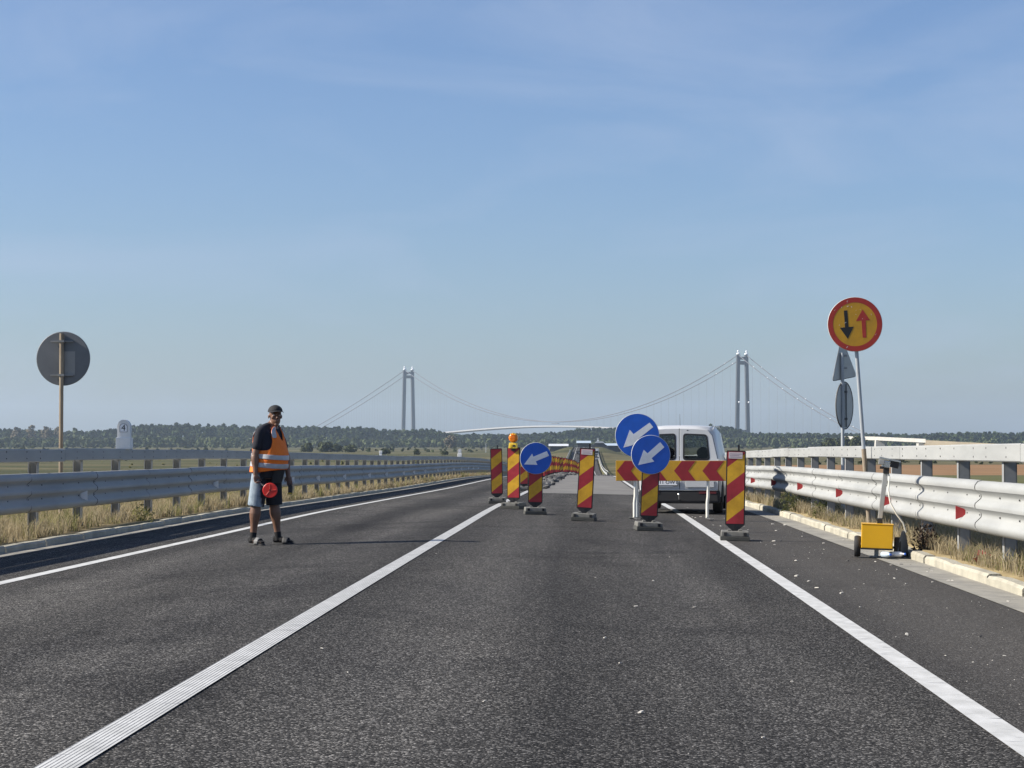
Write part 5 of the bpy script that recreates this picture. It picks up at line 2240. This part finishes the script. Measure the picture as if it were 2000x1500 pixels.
def wood(name, outline, Dmin, Dmax, rows, spacing, rad, shape, nl, per, size, mats, weights, label, hj=.14, xr=None):
    """rows of trees whose tops follow an outline given as (bearing slope, top height above the plain)"""
    ox = np.array([p[0] for p in outline], float)
    oz = np.array([p[1] for p in outline], float)
    Cs, Rs, Ms = [], [], []
    for ri, D in enumerate(np.linspace(Dmin, Dmax, rows)):
        xa, xb = ox[0] * D, ox[-1] * D
        x = xa
        while x < xb:
            x += spacing * rng.uniform(.65, 1.4)
            y = D + rng.uniform(-.5, .5) * (Dmax - Dmin) / max(1, rows - 1)
            h = np.interp(x / y, ox, oz) * (1 - hj + hj * rng.uniform(-.6, 1.1))
            if h < .3:
                continue
            C, Rr = tree_lobes(x, y, PLAIN - .5, h, rad * rng.uniform(.8, 1.25) * min(1, h / 14 + .3), nl, shape)
            Cs.append(C)
            Rs.append(Rr)
            k = rng.choice(len(mats), p=weights)
            Ms.append(np.full(nl, k))
    o = foliage(name, np.concatenate(Cs), np.concatenate(Rs), per, size, None, mi=np.concatenate(Ms), mats=mats)
    tag(o, label, 'wood', kind='stuff')
    return o


S_ = lambda px: (px - 1148) / 4000.
Hh = lambda py, D: 1.16 + (865 - py) * D / 4000. - PLAIN
back = [(-60, 836), (150, 843), (200, 839), (235, 833), (300, 827), (400, 829), (480, 831), (620, 832), (700, 834), (760, 839), (850, 839), (868, 845), (900, 848), (1000, 848), (1080, 845), (1130, 838), (1170, 835), (1230, 836), (1300, 838), (1390, 831),
        (1425, 833), (1450, 842), (1470, 846), (1560, 846), (1650, 847), (1720, 847), (1780, 849), (1830, 846), (1880, 844), (1960, 845), (2060, 846)]
wood('poplar_wood', [(S_(a), Hh(b, 3350)) for a, b in back], 3150, 3500, 7, 6.0, 5.6, 'poplar', 7, 14, 2.7, [M['poplar'], M['willow']], [.95, .05], 'dark continuous poplar wood along the horizon below the bridge', hj=.10)
front = [(-60, 850), (60, 852), (150, 851), (240, 850), (300, 849), (400, 851), (470, 851), (560, 852), (640, 850), (700, 853), (730, 858), (760, 860), (800, 856), (900, 855), (1000, 857), (1100, 856), (1200, 854), (1300, 856), (1420, 853), (1470, 853), (1560, 854), (1640, 856), (1700, 856), (1800, 858), (1900, 854), (2060, 856)]
wood('willow_wood', [(S_(a), Hh(b, 2750)) for a, b in front], 2650, 2900, 4, 8.0, 5.6, 'round', 6, 16, 2.1, [M['willow'], M['poplar'], M['shrub']], [.70, .18, .12], 'paler belt of round willows in front of the dark wood', hj=.3)
low = [(-60, 866), (100, 867), (200, 866), (300, 868), (450, 869), (560, 868), (640, 867), (800, 866), (880, 867), (1000, 869), (1200, 868), (1420, 867), (1600, 868), (1800, 867), (2060, 866)]
wood('scrub', [(S_(a), Hh(b, 2300)) for a, b in low], 2200, 2450, 2, 12, 4.0, 'round', 4, 14, 1.2, [M['shrub'], M['willow']], [.55, .45], 'low scrub at the foot of the willows', hj=.6)
near_scrub = [(S_(700), Hh(874, 1500)), (S_(760), Hh(871, 1500)), (S_(860), Hh(873, 1500)), (S_(960), Hh(876, 1500)), (S_(1060), Hh(875, 1500))]
wood('scrub', near_scrub, 1400, 1700, 3, 9, 2.6, 'round', 4, 14, .8, [M['shrub'], M['willow']], [.5, .5], 'low scrub on the meadow left of the far road', hj=.6)
mead = [(S_(-60), Hh(874, 1700)), (S_(250), Hh(875, 1700)), (S_(480), Hh(874, 1700)), (S_(720), Hh(874, 1700))]
wood('scrub', mead, 1550, 1900, 4, 16, 3.4, 'round', 4, 14, .9, [M['shrub'], M['willow']], [.6, .4], 'low green scrub in strips on the meadow behind the person', hj=.9)
hedge = [(S_(1240), Hh(893, 640)), (S_(1480), Hh(895, 640)), (S_(1600), Hh(896, 640)), (S_(1800), Hh(892, 640)), (S_(1880), Hh(890, 640)), (S_(2060), Hh(888, 640))]
wood('hedge', hedge, 620, 660, 2, 3.2, 1.5, 'round', 4, 16, .4, [M['shrub'], M['willow']], [.75, .25], 'dark hedge behind the brown field beyond the right guardrail', hj=.5)
far_l = [(S_(-60), Hh(900, 560)), (S_(300), Hh(901, 560)), (S_(700), Hh(899, 560)), (S_(1000), Hh(897, 560))]
wood('scrub', far_l, 480, 660, 3, 7, 1.2, 'round', 3, 14, .3, [M['grass_g'], M['shrub']], [.75, .25], 'patchy low bushes on the meadow beyond the left guardrail', hj=.8)


def single_tree(name, x, y, h, rad, shape, material, label, cat='tree', nl=26, per=26, group=None):
    z = float(gz(x, y))
    r_ = tag(empty(name, (x, y, z)), label, cat, group)
    C, Rr = tree_lobes(0, 0, 0, h, rad, nl, shape)
    foliage('crown', C, Rr, per, rad * .16, material, r_)
    pts = [(0, 0, -.2), (rad * .03, 0, h * .3), (rad * .06, .05 * rad, h * .75)]
    g = G().tube(pts, [h * .022 + .05, h * .016 + .03, h * .006], 8)
    for k in range(4):
        a = k * 1.7 + x
        g.tube([(rad * .03, 0, h * (.25 + .1 * k)), (math.cos(a) * rad * .5, math.sin(a) * rad * .5, h * (.45 + .1 * k))], [h * .008 + .02, .02], 6)
    g.build('trunk', M['bark'], r_)
    return r_


# trees one can pick out
for px, h_, rad, lab in ((22, 30, 9, 'leftmost browned tree standing over the wood at the left edge'), (52, 33, 10, 'tall browned tree left of the rusty sign pole'), (82, 31, 10, 'broad browned tree just left of the rusty sign pole'),
                         (105, 31, 8, 'browned tree right beside the rusty sign pole'), (138, 29, 8, 'thin olive tree right of the rusty sign pole')):
    D = 3050
    single_tree('broadleaf_tree', opt(px, D), D, h_ * 1.0, rad, 'round', M['brown_tree'] if px < 120 else M['willow'], lab, nl=30, per=22)
single_tree('broadleaf_tree', opt(880, 2300), 2300, 15, 7, 'round', M['brown_tree'], 'lone brownish vase shaped tree left of the lamp-topped board')
single_tree('broadleaf_tree', opt(857, 2900), 2900, 24, 5, 'poplar', M['poplar'], 'narrow tree where the bridge deck meets the wood')
shr = [(600, 883, 30, 14, 'round shrub behind the person\'s orange vest, left of the shrub group'), (632, 883, 40, 15, 'widest shrub right of the person on the meadow'), (656, 883, 26, 13, 'middle shrub of the group right of the person'),
       (682, 884, 26, 13, 'rightmost dark shrub of the group right of the person'), (752, 888, 20, 10, 'small round shrub beside the tiny white marker box'), (813, 888.5, 15, 10, 'small dark shrub below the left bridge tower'),
       (868, 889, 16, 7, 'low flat shrub left of the distant kilometre marker')]
for px, by, w_, hpx, lab in shr:
    D = 4000 * (1.16 - PLAIN) / (by - 865)
    single_tree('field_shrub', opt(px, D), D, hpx * D / 4000 * 1.15, w_ * D / 8000, 'round', M['shrub'], lab, 'shrub', nl=16, per=34, group='shrubs scattered over the left meadow')
for px, D, h_, rad, lab in ((1618, 1440, 9, 6, 'left tree of the clump hiding the end of the overpass'), (1645, 1420, 10, 6, 'middle tree of the clump hiding the end of the overpass'), (1672, 1400, 10.5, 6, 'right tree of the clump hiding the end of the overpass')):
    single_tree('broadleaf_tree', opt(px, D), D, h_, rad, 'round', M['shrub'], lab)
# far things on the skyline at the right
for i, px in enumerate((1946, 1969)):
    D = 6500
    r_ = tag(empty('water_tower', (opt(px, D), D, PLAIN)), ('left' if i == 0 else 'right') + ' one of two tiny grey structures on the right skyline', 'tower')
    G().box((0, 0, 17), (5, 5, 34)).build('shaft', M['cable'], r_)
    G().box((0, 0, 37), (13, 10, 6), taper=.8).build('tank', M['cable'], r_)
# thin pole on the meadow
r_ = tag(empty('utility_pole', (opt(949, 1300), 1300, PLAIN)), 'thin pale pole on the meadow left of the lamp-topped board', 'pole')
G().tube([(0, 0, 0), (0, 0, 6.0)], [.14, .10], 8).build('shaft', M['roofw'], r_)
G().box((0, 0, 5.6), (1.2, .12, .12)).build('cross_arm', M['roofw'], r_)

# ================================================================== haze
g = G().box((0, 6900, 125), (18400, 14600, 268))
hz = g.build('haze', None)
hz.data.materials.clear()
hm = bpy.data.materials.new('haze')
hm.use_nodes = True
t = hm.node_tree
t.nodes.clear()
out = t.nodes.new('ShaderNodeOutputMaterial')
vol = t.nodes.new('ShaderNodeVolumePrincipled')
vol.inputs['Color'].default_value = (.70, .85, 1.0, 1)
vol.inputs['Density'].default_value = 6.5e-5
vol.inputs['Anisotropy'].default_value = .2
t.links.new(vol.outputs[0], out.inputs['Volume'])
hz.data.materials.append(hm)
tag(hz, 'thin pale haze over the plain', 'haze', kind='stuff')
